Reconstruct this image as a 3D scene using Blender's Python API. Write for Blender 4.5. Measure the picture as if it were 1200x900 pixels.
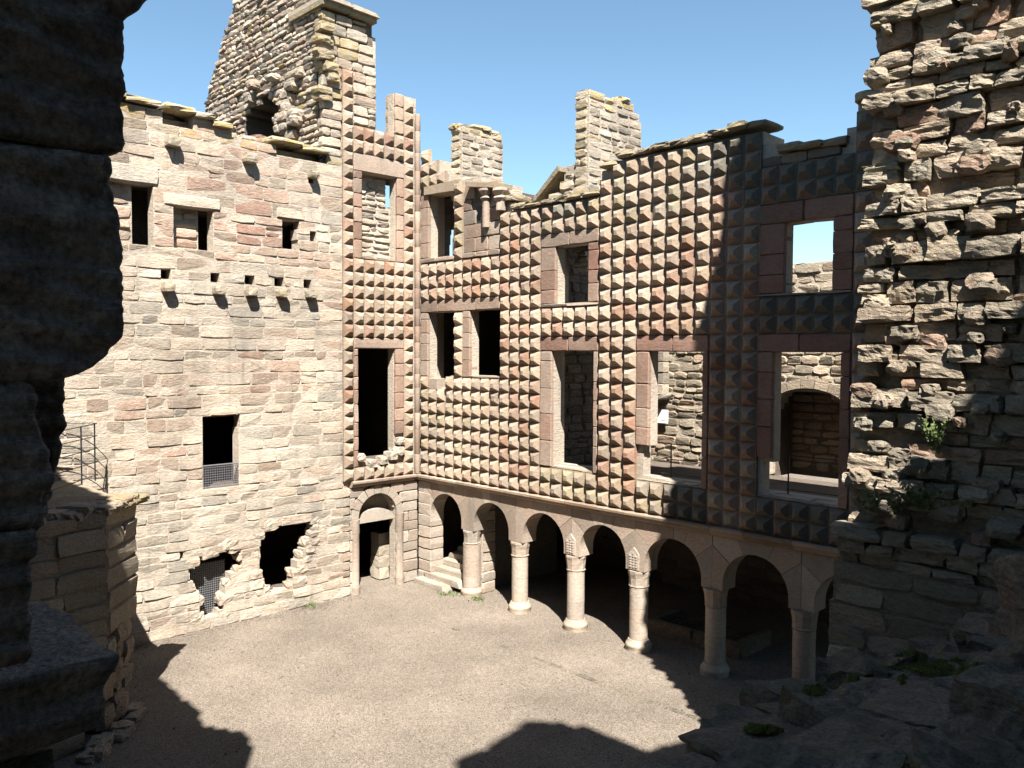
import bpy, bmesh, math, random
from mathutils import Vector, Matrix, noise

for o in list(bpy.data.objects):
    bpy.data.objects.remove(o, do_unlink=True)
SC = bpy.context.scene
COL = SC.collection

# ------------------------------------------------------------------ camera
YAW, PITCH, ROLL = math.radians(45.946), math.radians(-2.206), math.radians(0.295)
CAM = Vector((20.421, -15.70, 7.122))
fw = Vector((-math.sin(YAW) * math.cos(PITCH), math.cos(YAW) * math.cos(PITCH), math.sin(PITCH)))
rt = Vector((math.cos(YAW), math.sin(YAW), 0))
up = rt.cross(fw)
r2 = math.cos(ROLL) * rt + math.sin(ROLL) * up
u2 = -math.sin(ROLL) * rt + math.cos(ROLL) * up
cd = bpy.data.cameras.new('camera')
cam = bpy.data.objects.new('camera', cd)
COL.objects.link(cam)
cam.matrix_world = Matrix(((r2.x, u2.x, -fw.x, CAM.x), (r2.y, u2.y, -fw.y, CAM.y), (r2.z, u2.z, -fw.z, CAM.z), (0, 0, 0, 1)))
cd.sensor_width = 36.0
cd.lens = 968.95 / 1200 * 36
cd.clip_start = 0.05
cd.clip_end = 2000
SC.camera = cam

# ------------------------------------------------------------------ sky, sun, exposure
SUN_H = Vector((0.82, -0.57, 0)).normalized()
SUN_EL = math.radians(53.0)
TOSUN = Vector((SUN_H.x * math.cos(SUN_EL), SUN_H.y * math.cos(SUN_EL), math.sin(SUN_EL)))
w = bpy.data.worlds.new('World')
SC.world = w
w.use_nodes = True
nt = w.node_tree
sky = nt.nodes.new('ShaderNodeTexSky')
sky.sky_type = 'NISHITA'
sky.sun_disc = False
sky.sun_elevation = SUN_EL
sky.sun_rotation = math.atan2(SUN_H.x, SUN_H.y)
sky.altitude = 900
sky.air_density = 1.0
sky.dust_density = 0.0
sky.ozone_density = 0.35
tint_ = nt.nodes.new('ShaderNodeMix')
tint_.data_type = 'RGBA'
tint_.blend_type = 'MULTIPLY'
tint_.inputs[0].default_value = 1.0
tint_.inputs[7].default_value = (0.88, 1.02, 0.99, 1)      # a slightly greener blue, the same over the whole sky
nt.links.new(sky.outputs[0], tint_.inputs[6])
nt.links.new(tint_.outputs[2], nt.nodes['Background'].inputs[0])
nt.nodes['Background'].inputs[1].default_value = 0.050
sd = bpy.data.lights.new('sun', 'SUN')
sd.energy = 5.0
sd.angle = math.radians(0.5)
sd.color = (1.0, 0.94, 0.885)
so = bpy.data.objects.new('sun', sd)
COL.objects.link(so)
so.rotation_euler = (-TOSUN).to_track_quat('-Z', 'Y').to_euler()
so.location = (30, -25, 40)
SC.view_settings.view_transform = 'Standard'
SC.view_settings.look = 'None'
SC.view_settings.exposure = 2.0
SC.view_settings.gamma = 1.0
SC.view_settings.use_curve_mapping = False

# ------------------------------------------------------------------ materials
def ramp(nt, pts):
    n = nt.nodes.new('ShaderNodeValToRGB')
    e = n.color_ramp.elements
    while len(e) < len(pts):
        e.new(0.5)
    for k, (p, c) in enumerate(pts):
        e[k].position = p
        e[k].color = (c[0], c[1], c[2], 1)
    return n

def mixc(nt, mode, fac, a, b):
    n = nt.nodes.new('ShaderNodeMix')
    n.data_type = 'RGBA'
    n.blend_type = mode
    n.clamp_result = False
    for idx, v in ((0, fac), (6, a), (7, b)):
        if isinstance(v, (int, float)):
            n.inputs[idx].default_value = v
        elif isinstance(v, tuple):
            n.inputs[idx].default_value = (v[0], v[1], v[2], 1)
        else:
            nt.links.new(v, n.inputs[idx])
    return n.outputs[2]

def noise_node(nt, vec, scale, detail=6, rough=0.6, stretch=None):
    if stretch:
        m = nt.nodes.new('ShaderNodeMapping')
        m.inputs['Scale'].default_value = stretch
        nt.links.new(vec, m.inputs[0])
        vec = m.outputs[0]
    n = nt.nodes.new('ShaderNodeTexNoise')
    n.inputs['Scale'].default_value = scale
    n.inputs['Detail'].default_value = detail
    n.inputs['Roughness'].default_value = rough
    nt.links.new(vec, n.inputs['Vector'])
    return n.outputs['Fac']

def maprange(nt, v, a, b, c, d):
    n = nt.nodes.new('ShaderNodeMapRange')
    n.inputs[1].default_value = a
    n.inputs[2].default_value = b
    n.inputs[3].default_value = c
    n.inputs[4].default_value = d
    nt.links.new(v, n.inputs[0])
    return n.outputs[0]

def math_node(nt, op, a, b):
    n = nt.nodes.new('ShaderNodeMath')
    n.operation = op
    for i, v in enumerate((a, b)):
        if isinstance(v, (int, float)):
            n.inputs[i].default_value = v
        else:
            nt.links.new(v, n.inputs[i])
    return n.outputs[0]

LICHEN = (0.30, 0.225, 0.07)
def stone_mat(name, pal, bump=0.35, grain=45.0, stain=0.45, stain_col=(0.10, 0.085, 0.075), lichen=LICHEN, bands=0.0, con=1.0):
    m = bpy.data.materials.new(name)
    m.use_nodes = True
    nt = m.node_tree
    bs = nt.nodes['Principled BSDF']
    bs.inputs['Roughness'].default_value = 0.92
    bs.inputs['Specular IOR Level'].default_value = 0.15
    at = nt.nodes.new('ShaderNodeAttribute')
    at.attribute_name = 'tint'
    sp = nt.nodes.new('ShaderNodeSeparateColor')
    nt.links.new(at.outputs['Color'], sp.inputs[0])
    geo = nt.nodes.new('ShaderNodeNewGeometry')
    P = geo.outputs['Position']
    # hue jitter inside each stone
    n1 = noise_node(nt, P, 2.3, 5, 0.6)
    hue = math_node(nt, 'ADD', sp.outputs[0], maprange(nt, n1, 0.3, 0.7, -0.12, 0.12))
    rp = ramp(nt, [(p_, (c_[0] * .74, c_[1] * .74, c_[2] * .74)) for p_, c_ in pal])
    nt.links.new(hue, rp.inputs[0])
    c = rp.outputs[0]
    val = maprange(nt, sp.outputs[1], 0, 1, 0.72, 1.18)
    c = mixc(nt, 'MULTIPLY', 1.0, c, val)
    n2 = noise_node(nt, P, grain, 6, 0.7)
    c = mixc(nt, 'MULTIPLY', 1.0, c, maprange(nt, n2, 0.25, 0.75, 1 - .28 * con, 1 + .24 * con))
    n3 = noise_node(nt, P, 9.0, 6, 0.65, (1, 1, 2.2))
    c = mixc(nt, 'MULTIPLY', 1.0, c, maprange(nt, n3, 0.3, 0.7, 1 - .18 * con, 1 + .14 * con))
    # weather stains running down the wall
    n4 = noise_node(nt, P, 0.9, 5, 0.65, (1.0, 1.0, 0.28))
    c = mixc(nt, 'MIX', maprange(nt, n4, 0.54, 0.74, 0.0, stain), c, stain_col)
    ns = noise_node(nt, P, 2.4, 4, 0.6, (1.0, 1.0, 0.09))
    c = mixc(nt, 'MIX', maprange(nt, ns, 0.60, 0.76, 0.0, stain * 1.1), c, stain_col)
    nb_ = noise_node(nt, P, 0.33, 4, 0.55)
    c = mixc(nt, 'MULTIPLY', 1.0, c, maprange(nt, nb_, 0.3, 0.7, 0.80, 1.20))
    # pale leached patches
    n6 = noise_node(nt, P, 1.7, 4, 0.6)
    c = mixc(nt, 'MIX', maprange(nt, n6, 0.56, 0.75, 0.0, 0.4), c, mixc(nt, 'MULTIPLY', 1.0, c, (1.3, 1.32, 1.34)))
    # lichen
    n5 = noise_node(nt, P, 5.5, 7, 0.7)
    lf = math_node(nt, 'MULTIPLY', maprange(nt, n5, 0.42, 0.56, 0.0, 0.9), sp.outputs[2])
    c = mixc(nt, 'MIX', lf, c, lichen)
    nt.links.new(c, bs.inputs['Base Color'])
    h = math_node(nt, 'ADD', math_node(nt, 'MULTIPLY', n2, 0.35), math_node(nt, 'MULTIPLY', n3, 0.65))
    if bands:
        nb = noise_node(nt, P, 7.0, 6, 0.7, (0.6, 0.6, 7.0))
        h = math_node(nt, 'ADD', h, math_node(nt, 'MULTIPLY', nb, bands))
    vo = nt.nodes.new('ShaderNodeTexVoronoi')
    vo.inputs['Scale'].default_value = 26
    nt.links.new(P, vo.inputs['Vector'])
    h = math_node(nt, 'ADD', h, math_node(nt, 'MULTIPLY', maprange(nt, vo.outputs['Distance'], 0.0, 0.3, -1.0, 0.0), 0.18))
    b = nt.nodes.new('ShaderNodeBump')
    b.inputs['Strength'].default_value = 0.9
    b.inputs['Distance'].default_value = 0.045 * bump / 0.35
    nt.links.new(h, b.inputs['Height'])
    nt.links.new(b.outputs[0], bs.inputs['Normal'])
    return m

CREAM = [(0.0, (0.385, 0.35, 0.285)), (0.3, (0.45, 0.385, 0.30)), (0.55, (0.435, 0.35, 0.265)), (0.8, (0.39, 0.28, 0.21)), (1.0, (0.315, 0.195, 0.145))]
FACET = [(0.0, (0.27, 0.245, 0.195)), (0.35, (0.355, 0.285, 0.215)), (0.65, (0.335, 0.245, 0.18)), (1.0, (0.26, 0.15, 0.105))]
PINK = [(0.0, (0.345, 0.29, 0.23)), (0.5, (0.335, 0.24, 0.178)), (1.0, (0.26, 0.145, 0.105))]
RUBBLE = [(0.0, (0.26, 0.23, 0.175)), (0.4, (0.335, 0.285, 0.21)), (0.75, (0.37, 0.30, 0.22)), (1.0, (0.31, 0.205, 0.145))]
DARKR = [(0.0, (0.17, 0.15, 0.125)), (0.5, (0.215, 0.175, 0.14)), (1.0, (0.24, 0.175, 0.13))]
M_CREAM = stone_mat('cream_sandstone', CREAM, stain=0.62, con=1.25)
M_FACET = stone_mat('facet_sandstone', FACET, bump=0.22)
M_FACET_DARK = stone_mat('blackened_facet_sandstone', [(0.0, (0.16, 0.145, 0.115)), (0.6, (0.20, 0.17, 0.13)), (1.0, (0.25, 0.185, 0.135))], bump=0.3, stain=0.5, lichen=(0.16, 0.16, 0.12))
M_PINK = stone_mat('pink_ashlar', PINK, bump=0.15)
M_RUBBLE = stone_mat('grey_rubble', RUBBLE, bump=0.6, grain=30, stain=0.3)
M_PIERCORE = stone_mat('pier_mortar', [(0.0, (0.29, 0.235, 0.17)), (1.0, (0.34, 0.265, 0.19))], bump=1.2, grain=14, stain=0.2)
M_DARK = stone_mat('weathered_rock', [(p_, tuple(q * 1.35 for q in c_)) for p_, c_ in DARKR], bump=1.3, grain=34, stain=0.45, con=2.0, lichen=(0.09, 0.11, 0.02), bands=0.6)
M_JAMB = stone_mat('jamb_sandstone', [(0.0, (0.52, 0.48, 0.44)), (0.5, (0.56, 0.50, 0.44)), (1.0, (0.58, 0.46, 0.36))], bump=0.42, grain=90, stain=0.3, bands=1.2, con=2.6)
M_MORTAR = stone_mat('lime_mortar', [(0.0, (0.455, 0.395, 0.315)), (1.0, (0.51, 0.44, 0.35))], bump=0.4)
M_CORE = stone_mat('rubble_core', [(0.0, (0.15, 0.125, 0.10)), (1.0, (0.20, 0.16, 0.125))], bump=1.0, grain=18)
M_COLUMN = stone_mat('column_stone', [(0.0, (0.36, 0.32, 0.265)), (0.5, (0.36, 0.295, 0.23)), (1.0, (0.34, 0.25, 0.185))], bump=0.15)

def simple_mat(name, col, rough=0.6, metal=0.0):
    m = bpy.data.materials.new(name)
    m.use_nodes = True
    nt = m.node_tree
    bs = nt.nodes['Principled BSDF']
    geo = nt.nodes.new('ShaderNodeNewGeometry')
    n = noise_node(nt, geo.outputs['Position'], 30, 5, 0.6)
    c = mixc(nt, 'MULTIPLY', 1.0, col, maprange(nt, n, 0.3, 0.7, 0.75, 1.25))
    nt.links.new(c, bs.inputs['Base Color'])
    bs.inputs['Roughness'].default_value = rough
    bs.inputs['Metallic'].default_value = metal
    return m
M_IRON = simple_mat('painted_iron', (0.02, 0.02, 0.022), 0.5, 0.3)
M_MESH = simple_mat('galvanised_mesh', (0.16, 0.16, 0.165), 0.5, 0.4)
M_SIGN = simple_mat('sign_white', (0.72, 0.73, 0.74), 0.5)
M_SIGNINK = simple_mat('sign_print', (0.50, 0.50, 0.48), 0.6)

def leaf_mat(name, col):
    m = bpy.data.materials.new(name)
    m.use_nodes = True
    nt = m.node_tree
    bs = nt.nodes['Principled BSDF']
    geo = nt.nodes.new('ShaderNodeNewGeometry')
    n = noise_node(nt, geo.outputs['Position'], 14, 3, 0.6)
    c = mixc(nt, 'MULTIPLY', 1.0, col, maprange(nt, n, 0.3, 0.7, 0.6, 1.4))
    nt.links.new(c, bs.inputs['Base Color'])
    bs.inputs['Roughness'].default_value = 0.7
    bs.inputs['Specular IOR Level'].default_value = 0.2
    return m
M_LEAF = leaf_mat('weed_leaf', (0.085, 0.115, 0.04))
M_LEAF2 = leaf_mat('pale_weed_leaf', (0.15, 0.16, 0.07))
M_MOSS = leaf_mat('moss', (0.13, 0.135, 0.036))

def gravel_mat():
    m = bpy.data.materials.new('gravel')
    m.use_nodes = True
    nt = m.node_tree
    bs = nt.nodes['Principled BSDF']
    bs.inputs['Roughness'].default_value = 0.95
    bs.inputs['Specular IOR Level'].default_value = 0.1
    geo = nt.nodes.new('ShaderNodeNewGeometry')
    P = geo.outputs['Position']
    vo = nt.nodes.new('ShaderNodeTexVoronoi')
    vo.inputs['Scale'].default_value = 48
    nt.links.new(P, vo.inputs['Vector'])
    sp = nt.nodes.new('ShaderNodeSeparateColor')
    nt.links.new(vo.outputs['Color'], sp.inputs[0])
    rp = ramp(nt, [(0.0, (0.0989, 0.0826, 0.0654)), (0.35, (0.1479, 0.1238, 0.098)), (0.7, (0.1789, 0.1505, 0.1204)), (1.0, (0.2236, 0.1935, 0.1591))])
    nt.links.new(sp.outputs[0], rp.inputs[0])
    c = rp.outputs[0]
    n0 = noise_node(nt, P, 0.35, 5, 0.6)
    c = mixc(nt, 'MULTIPLY', 1.0, c, maprange(nt, n0, 0.3, 0.7, 0.74, 1.22))
    n1 = noise_node(nt, P, 2.2, 6, 0.65)
    c = mixc(nt, 'MIX', maprange(nt, n1, 0.55, 0.75, 0.0, 0.55), c, (0.115, 0.108, 0.066))
    nt.links.new(c, bs.inputs['Base Color'])
    h = math_node(nt, 'ADD', maprange(nt, vo.outputs['Distance'], 0.0, 0.6, 1.0, 0.0), math_node(nt, 'MULTIPLY', noise_node(nt, P, 70, 3, 0.6), 0.5))
    b = nt.nodes.new('ShaderNodeBump')
    b.inputs['Strength'].default_value = 0.8
    b.inputs['Distance'].default_value = 0.02
    nt.links.new(h, b.inputs['Height'])
    nt.links.new(b.outputs[0], bs.inputs['Normal'])
    return m
M_GRAVEL = gravel_mat()

# ------------------------------------------------------------------ object helpers
def wloc(o):
    return Vector(o['_w']) if o is not None and '_w' in o else Vector((0, 0, 0))

def mesh(name, V, F, mat, tint=(0.4, 0.5, 0.0), smooth=False):
    me = bpy.data.meshes.new(name)
    me.from_pydata([tuple(v) for v in V], [], F)
    me.materials.append(mat)
    a = me.attributes.new('tint', 'FLOAT_COLOR', 'POINT')
    n = len(me.vertices)
    if tint and isinstance(tint[0], (tuple, list)):
        buf = []
        for t in tint:
            buf += [t[0], t[1], t[2], 1.0]
    else:
        buf = [tint[0], tint[1], tint[2], 1.0] * n
    a.data.foreach_set('color', buf)
    if smooth:
        me.polygons.foreach_set('use_smooth', [len(p.vertices) <= 4 for p in me.polygons])
    me.update()
    return me

def place(name, me, parent=None, loc=(0, 0, 0), rot=None, scale=None):
    o = bpy.data.objects.new(name, me)
    COL.objects.link(o)
    loc = Vector(loc)
    o['_w'] = tuple(loc)
    if parent is not None:
        o.parent = parent
        o.location = loc - wloc(parent)
    else:
        o.location = loc
    if rot is not None:
        o.rotation_euler = rot
    if scale is not None:
        o.scale = scale
    return o

def add(name, V, F, mat, parent=None, tint=(0.4, 0.5, 0.0), smooth=False, loc=None):
    """V in world coordinates; the origin is put at the mean of the vertices."""
    V = [Vector(v) for v in V]
    if loc is None:
        lo = Vector((min(v.x for v in V), min(v.y for v in V), min(v.z for v in V)))
        hi = Vector((max(v.x for v in V), max(v.y for v in V), max(v.z for v in V)))
        loc = Vector(((lo.x + hi.x) / 2, (lo.y + hi.y) / 2, lo.z))
    loc = Vector(loc)
    return place(name, mesh(name, [v - loc for v in V], F, mat, tint, smooth), parent, loc)

def thing(name, label, cat, loc, group=None):
    o = bpy.data.objects.new(name, None)
    COL.objects.link(o)
    o.empty_display_size = 0.3
    o.location = loc
    o['_w'] = tuple(loc)
    return tag(o, label, cat, group)

def tag(o, label, cat, group=None):
    o['label'] = label
    o['category'] = cat
    if group:
        o['group'] = group
    return o

def structure(o):
    o['kind'] = 'structure'
    return o

def stuff(o):
    o['kind'] = 'stuff'
    return o

def box(x0, x1, y0, y1, z0, z1):
    V = [(x0, y0, z0), (x1, y0, z0), (x1, y1, z0), (x0, y1, z0), (x0, y0, z1), (x1, y0, z1), (x1, y1, z1), (x0, y1, z1)]
    F = [(0, 3, 2, 1), (4, 5, 6, 7), (0, 1, 5, 4), (1, 2, 6, 5), (2, 3, 7, 6), (3, 0, 4, 7)]
    return [Vector(v) for v in V], F

class MB:
    def __init__(s):
        s.V, s.F, s.T = [], [], []
    def put(s, V, F, t=(0.4, 0.5, 0.0)):
        k = len(s.V)
        s.V += [Vector(v) for v in V]
        s.F += [tuple(i + k for i in f) for f in F]
        s.T += [t] * len(V)
    def build(s, name, mat, parent=None, smooth=False):
        return add(name, s.V, s.F, mat, parent, s.T, smooth)

def bar(p0, p1, r, seg=6):
    p0, p1 = Vector(p0), Vector(p1)
    d = (p1 - p0).normalized()
    a = d.orthogonal().normalized()
    b = d.cross(a)
    V, F = [], []
    for p in (p0, p1):
        for k in range(seg):
            t = 2 * math.pi * k / seg
            V.append(p + a * math.cos(t) * r + b * math.sin(t) * r)
    for k in range(seg):
        F.append((k, (k + 1) % seg, seg + (k + 1) % seg, seg + k))
    F.append(tuple(range(seg - 1, -1, -1)))
    F.append(tuple(range(seg, 2 * seg)))
    return V, F

class Fr:
    """a wall plane: origin O, horizontal axis U, outward normal N"""
    def __init__(s, O, U, N):
        s.O, s.U, s.N = Vector(O), Vector(U), Vector(N)
    def p(s, u, z, n=0.0):
        return s.O + s.U * u + Vector((0, 0, z)) + s.N * n
FR = Fr((0, 0, 0), (1, 0, 0), (0, -1, 0))            # faceted facade
FL = Fr((0, 0, 0), (0, -1, 0), (1, 0, 0))            # wall with the corbels, u runs away from the corner

def flip_if(fr, F):
    # keep faces pointing outwards for both handed frames
    if fr.U.cross(Vector((0, 0, 1))).dot(fr.N) < 0:
        return [tuple(reversed(f)) for f in F]
    return F

def stone_geo(fr, u, z, w, h, d, rng, n0=0.0, rough=1.0, rot=0.0, bk=1.0):
    """one squared block with worn arrises, its face in the plane of fr"""
    bev = min(0.026, 0.16 * h) * (0.7 + 0.6 * rng.random()) * min(1.0, .35 + .65 * rough) * bk
    hw, hh = w / 2, h / 2
    cr = 0.014 * rough
    pts = []
    for (a, b) in ((-1, -1), (0, -1), (1, -1), (1, 0), (1, 1), (0, 1), (-1, 1), (-1, 0)):
        corner = abs(a) + abs(b) == 2
        pull = (0.010 + 0.02 * rng.random()) * rough if corner else 0
        x = a * (hw - pull) + rng.uniform(-cr, cr) * (0.6 if corner else 1)
        y = b * (hh - pull) + rng.uniform(-cr, cr) * (0.6 if corner else 1)
        pts.append((x, y))
    tiltx, tilty = rng.uniform(-.02, .02) * rough, rng.uniform(-.02, .02) * rough
    V = []
    cs, sn = math.cos(rot), math.sin(rot)
    def q(x, y, n):
        xx, yy = x * cs - y * sn, x * sn + y * cs
        V.append(fr.p(u + xx, z + yy, n0 + n))
    for x, y in pts:
        q(x, y, -bev * 1.1)
    for x, y in pts:
        sx, sy = max(0.3, 1 - bev / hw), max(0.3, 1 - bev / hh)
        q(x * sx, y * sy, tiltx * x / hw + tilty * y / hh + rng.uniform(-.007, .009) * rough)
    q(rng.uniform(-.2, .2) * hw, rng.uniform(-.2, .2) * hh, rng.uniform(0, .016) * rough)
    for x, y in pts:
        q(x, y, -d)
    F = []
    for k in range(8):
        k1 = (k + 1) % 8
        F.append((8 + k, 8 + k1, 16))
        F.append((k, k1, 8 + k1, 8 + k))
        F.append((17 + k, 17 + k1, k1, k))
    F.append(tuple(17 + k for k in range(7, -1, -1)))
    return V, flip_if(fr, F)

def rock_geo(c, ax, ay, az, size, rng, sub=3, rough=0.16, square=0.6, freq=2.2):
    """a broken block: rounded box with lumpy noise; ax, ay, az are its unit axes"""
    c = Vector(c)
    V, F, idx = [], [], {}
    seed = Vector((rng.uniform(-50, 50), rng.uniform(-50, 50), rng.uniform(-50, 50)))
    taper = rng.uniform(-.15, .15)
    sk = rng.uniform(-.1, .1)
    def vert(p):
        key = (round(p[0], 4), round(p[1], 4), round(p[2], 4))
        if key in idx:
            return idx[key]
        v = Vector(p)
        s = v.normalized() * 1.15
        v = v * square + s * (1 - square)
        v.x += sk * v.z
        v.y *= 1 + taper * v.x
        l = Vector((v.x * size[0] / 2, v.y * size[1] / 2, v.z * size[2] / 2))
        nn = noise.noise_vector(Vector((v.x * freq, v.y * freq, v.z * freq)) * 0.5 + seed) + 0.5 * noise.noise_vector(v * freq * 1.3 + seed)
        l += Vector((nn.x * size[0], nn.y * size[1], nn.z * size[2])) * rough * 0.8
        if sub >= 5:
            ms = min(size)
            fq = 2.4 / max(.12, ms)
            l += (noise.noise_vector(l * fq + seed) * .5 + noise.noise_vector(l * fq * 2.3 + seed) * .3) * ms * rough
        idx[key] = len(V)
        V.append(c + ax * l.x + ay * l.y + az * l.z)
        return idx[key]
    for axis in range(3):
        for sgn in (-1, 1):
            for i in range(sub):
                for j in range(sub):
                    q = []
                    for (a, b) in ((i, j), (i + 1, j), (i + 1, j + 1), (i, j + 1)):
                        p = [0, 0, 0]
                        p[axis] = sgn
                        p[(axis + 1) % 3] = -1 + 2 * a / sub
                        p[(axis + 2) % 3] = -1 + 2 * b / sub
                        q.append(vert(p))
                    F.append(tuple(q) if sgn > 0 else tuple(reversed(q)))
    if ax.cross(ay).dot(az) < 0:
        F = [tuple(reversed(f)) for f in F]
    return V, F

def inpoly(poly, u, z):
    c = False
    n = len(poly)
    for i in range(n):
        (x1, y1), (x2, y2) = poly[i], poly[(i + 1) % n]
        if (y1 > z) != (y2 > z) and u < (x2 - x1) * (z - y1) / (y2 - y1) + x1:
            c = not c
    return c

def interp(pts, x):
    if x <= pts[0][0]:
        return pts[0][1]
    for (a, b), (c, d) in zip(pts, pts[1:]):
        if x <= c:
            return b + (d - b) * (x - a) / (c - a)
    return pts[-1][1]

def lay_courses(u0, u1, z0, z1, solid, rng, ch, cw, step=0.04, breaks=()):
    """courses of blocks: list of (u, z, w, h) and the solid runs of each course"""
    zs = sorted(set([z0] + [b for b in breaks if z0 < b < z1] + [z1]))
    stones, runs = [], []
    for a, b in zip(zs, zs[1:]):
        n = max(1, round((b - a) / ((ch[0] + ch[1]) / 2)))
        hs = [rng.uniform(*ch) for _ in range(n)]
        k = (b - a) / sum(hs)
        z = a
        for h in hs:
            h *= k
            zm = z + h / 2
            ns = int((u1 - u0) / step)
            s = None
            for i in range(ns + 1):
                uu = u0 + (i + 0.5) * step
                ok = i < ns and solid(uu, zm)
                if ok and s is None:
                    s = u0 + i * step
                if not ok and s is not None:
                    runs.append((s, u0 + i * step, z, z + h))
                    s = None
            z += h
    for (a, b, z, zt) in runs:
        L = b - a
        if L < 0.06:
            continue
        h = zt - z
        ws = []
        tot = 0
        while tot < L:
            x = rng.uniform(*cw) * (0.7 + h / (ch[0] + ch[1]))
            ws.append(x)
            tot += x
        if len(ws) > 1 and tot - L > ws[-1] * 0.5:
            tot -= ws.pop()
        k = L / tot
        u = a
        for x in ws:
            x *= k
            if h > 0.27 and x < 0.5 and rng.random() < 0.12:
                f = rng.uniform(.4, .6)
                stones.append((u + x / 2, z + h * f / 2, x, h * f))
                stones.append((u + x / 2, z + h * (1 + f) / 2, x, h * (1 - f)))
            else:
                stones.append((u + x / 2, z + h / 2, x, h))
            u += x
    return stones, runs

def core_from_runs(name, fr, runs, thick, mat, parent, front=-0.045, tint=(0.4, 0.5, 0)):
    mb = MB()
    for (a, b, z, zt) in runs:
        V = [fr.p(a, z, front), fr.p(b, z, front), fr.p(b, z, -thick), fr.p(a, z, -thick), fr.p(a, zt, front), fr.p(b, zt, front), fr.p(b, zt, -thick), fr.p(a, zt, -thick)]
        F = [(0, 3, 2, 1), (4, 5, 6, 7), (0, 1, 5, 4), (1, 2, 6, 5), (2, 3, 7, 6), (3, 0, 4, 7)]
        mb.put(V, flip_if(fr, F), tint)
    return mb.build(name, mat, parent)

def masonry(parent, fr, stones, mat, rng, depth=0.12, gap=0.010, rough=1.0, hue=None, name='stone', limit=300, out=0.016, lichen=None, rest_name='small_stones', proud=0.0, bk=1.0):
    items = []
    for (u, z, w_, h) in stones:
        g = gap * rng.uniform(0.6, 1.7)
        if w_ < 0.05 or h < 0.04:
            continue
        n0 = rng.uniform(-out, out) + proud
        V, F = stone_geo(fr, u, z, max(0.03, w_ - g), max(0.03, h - g), depth, rng, n0, rough, rng.uniform(-.012, .012) * rough, bk)
        t = (hue(u, z) if hue else rng.random(), rng.random(), lichen(u, z) if lichen else 0.0)
        d = (fr.p(u, z) - CAM).length
        items.append((w_ * h / d ** 2, V, F, t))
    items.sort(key=lambda i: -i[0])
    for _, V, F, t in items[:limit]:
        add(name, V, F, mat, parent, t)
    if len(items) > limit:
        mb = MB()
        for _, V, F, t in items[limit:]:
            mb.put(V, F, t)
        stuff(mb.build(rest_name, mat, parent))
    return len(items)

def block(name, fr, u0, u1, z0, z1, n0, n1, mat, parent, rng, tint=None, rough=0.7, gap=0.008):
    """one dressed stone, face at n1 and back at n0"""
    V, F = stone_geo(fr, (u0 + u1) / 2, (z0 + z1) / 2, u1 - u0 - gap, z1 - z0 - gap, n1 - n0, rng, n1, rough)
    return add(name, V, F, mat, parent, tint or (rng.random(), rng.random(), 0))

def extrude_poly(fr, poly, n0, n1):
    k = len(poly)
    V = [fr.p(u, z, n1) for u, z in poly] + [fr.p(u, z, n0) for u, z in poly]
    F = [tuple(range(k)), tuple(range(2 * k - 1, k - 1, -1))]
    for i in range(k):
        j = (i + 1) % k
        F.append((i, k + i, k + j, j))
    area = sum(poly[i][0] * poly[(i + 1) % k][1] - poly[(i + 1) % k][0] * poly[i][1] for i in range(k))
    if area < 0:
        F = [tuple(reversed(f)) for f in F]
    return V, flip_if(fr, F)

def lathe(c, prof, seg=20, wob=0.0, rng=None):
    V, F = [], []
    for (r, z) in prof:
        for k in range(seg):
            t = 2 * math.pi * k / seg
            rr = r + (rng.uniform(-wob, wob) if rng else 0)
            V.append(Vector((c[0] + rr * math.cos(t), c[1] + rr * math.sin(t), c[2] + z)))
    for i in range(len(prof) - 1):
        for k in range(seg):
            F.append((i * seg + k, i * seg + (k + 1) % seg, (i + 1) * seg + (k + 1) % seg, (i + 1) * seg + k))
    # the ends get vertices of their own so that the shaft shades as a true cylinder
    n = len(V)
    V += [v.copy() for v in V[:seg]] + [v.copy() for v in V[n - seg:n]]
    F.append(tuple(n + k for k in range(seg - 1, -1, -1)))
    F.append(tuple(n + seg + k for k in range(seg)))
    return V, F

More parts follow.
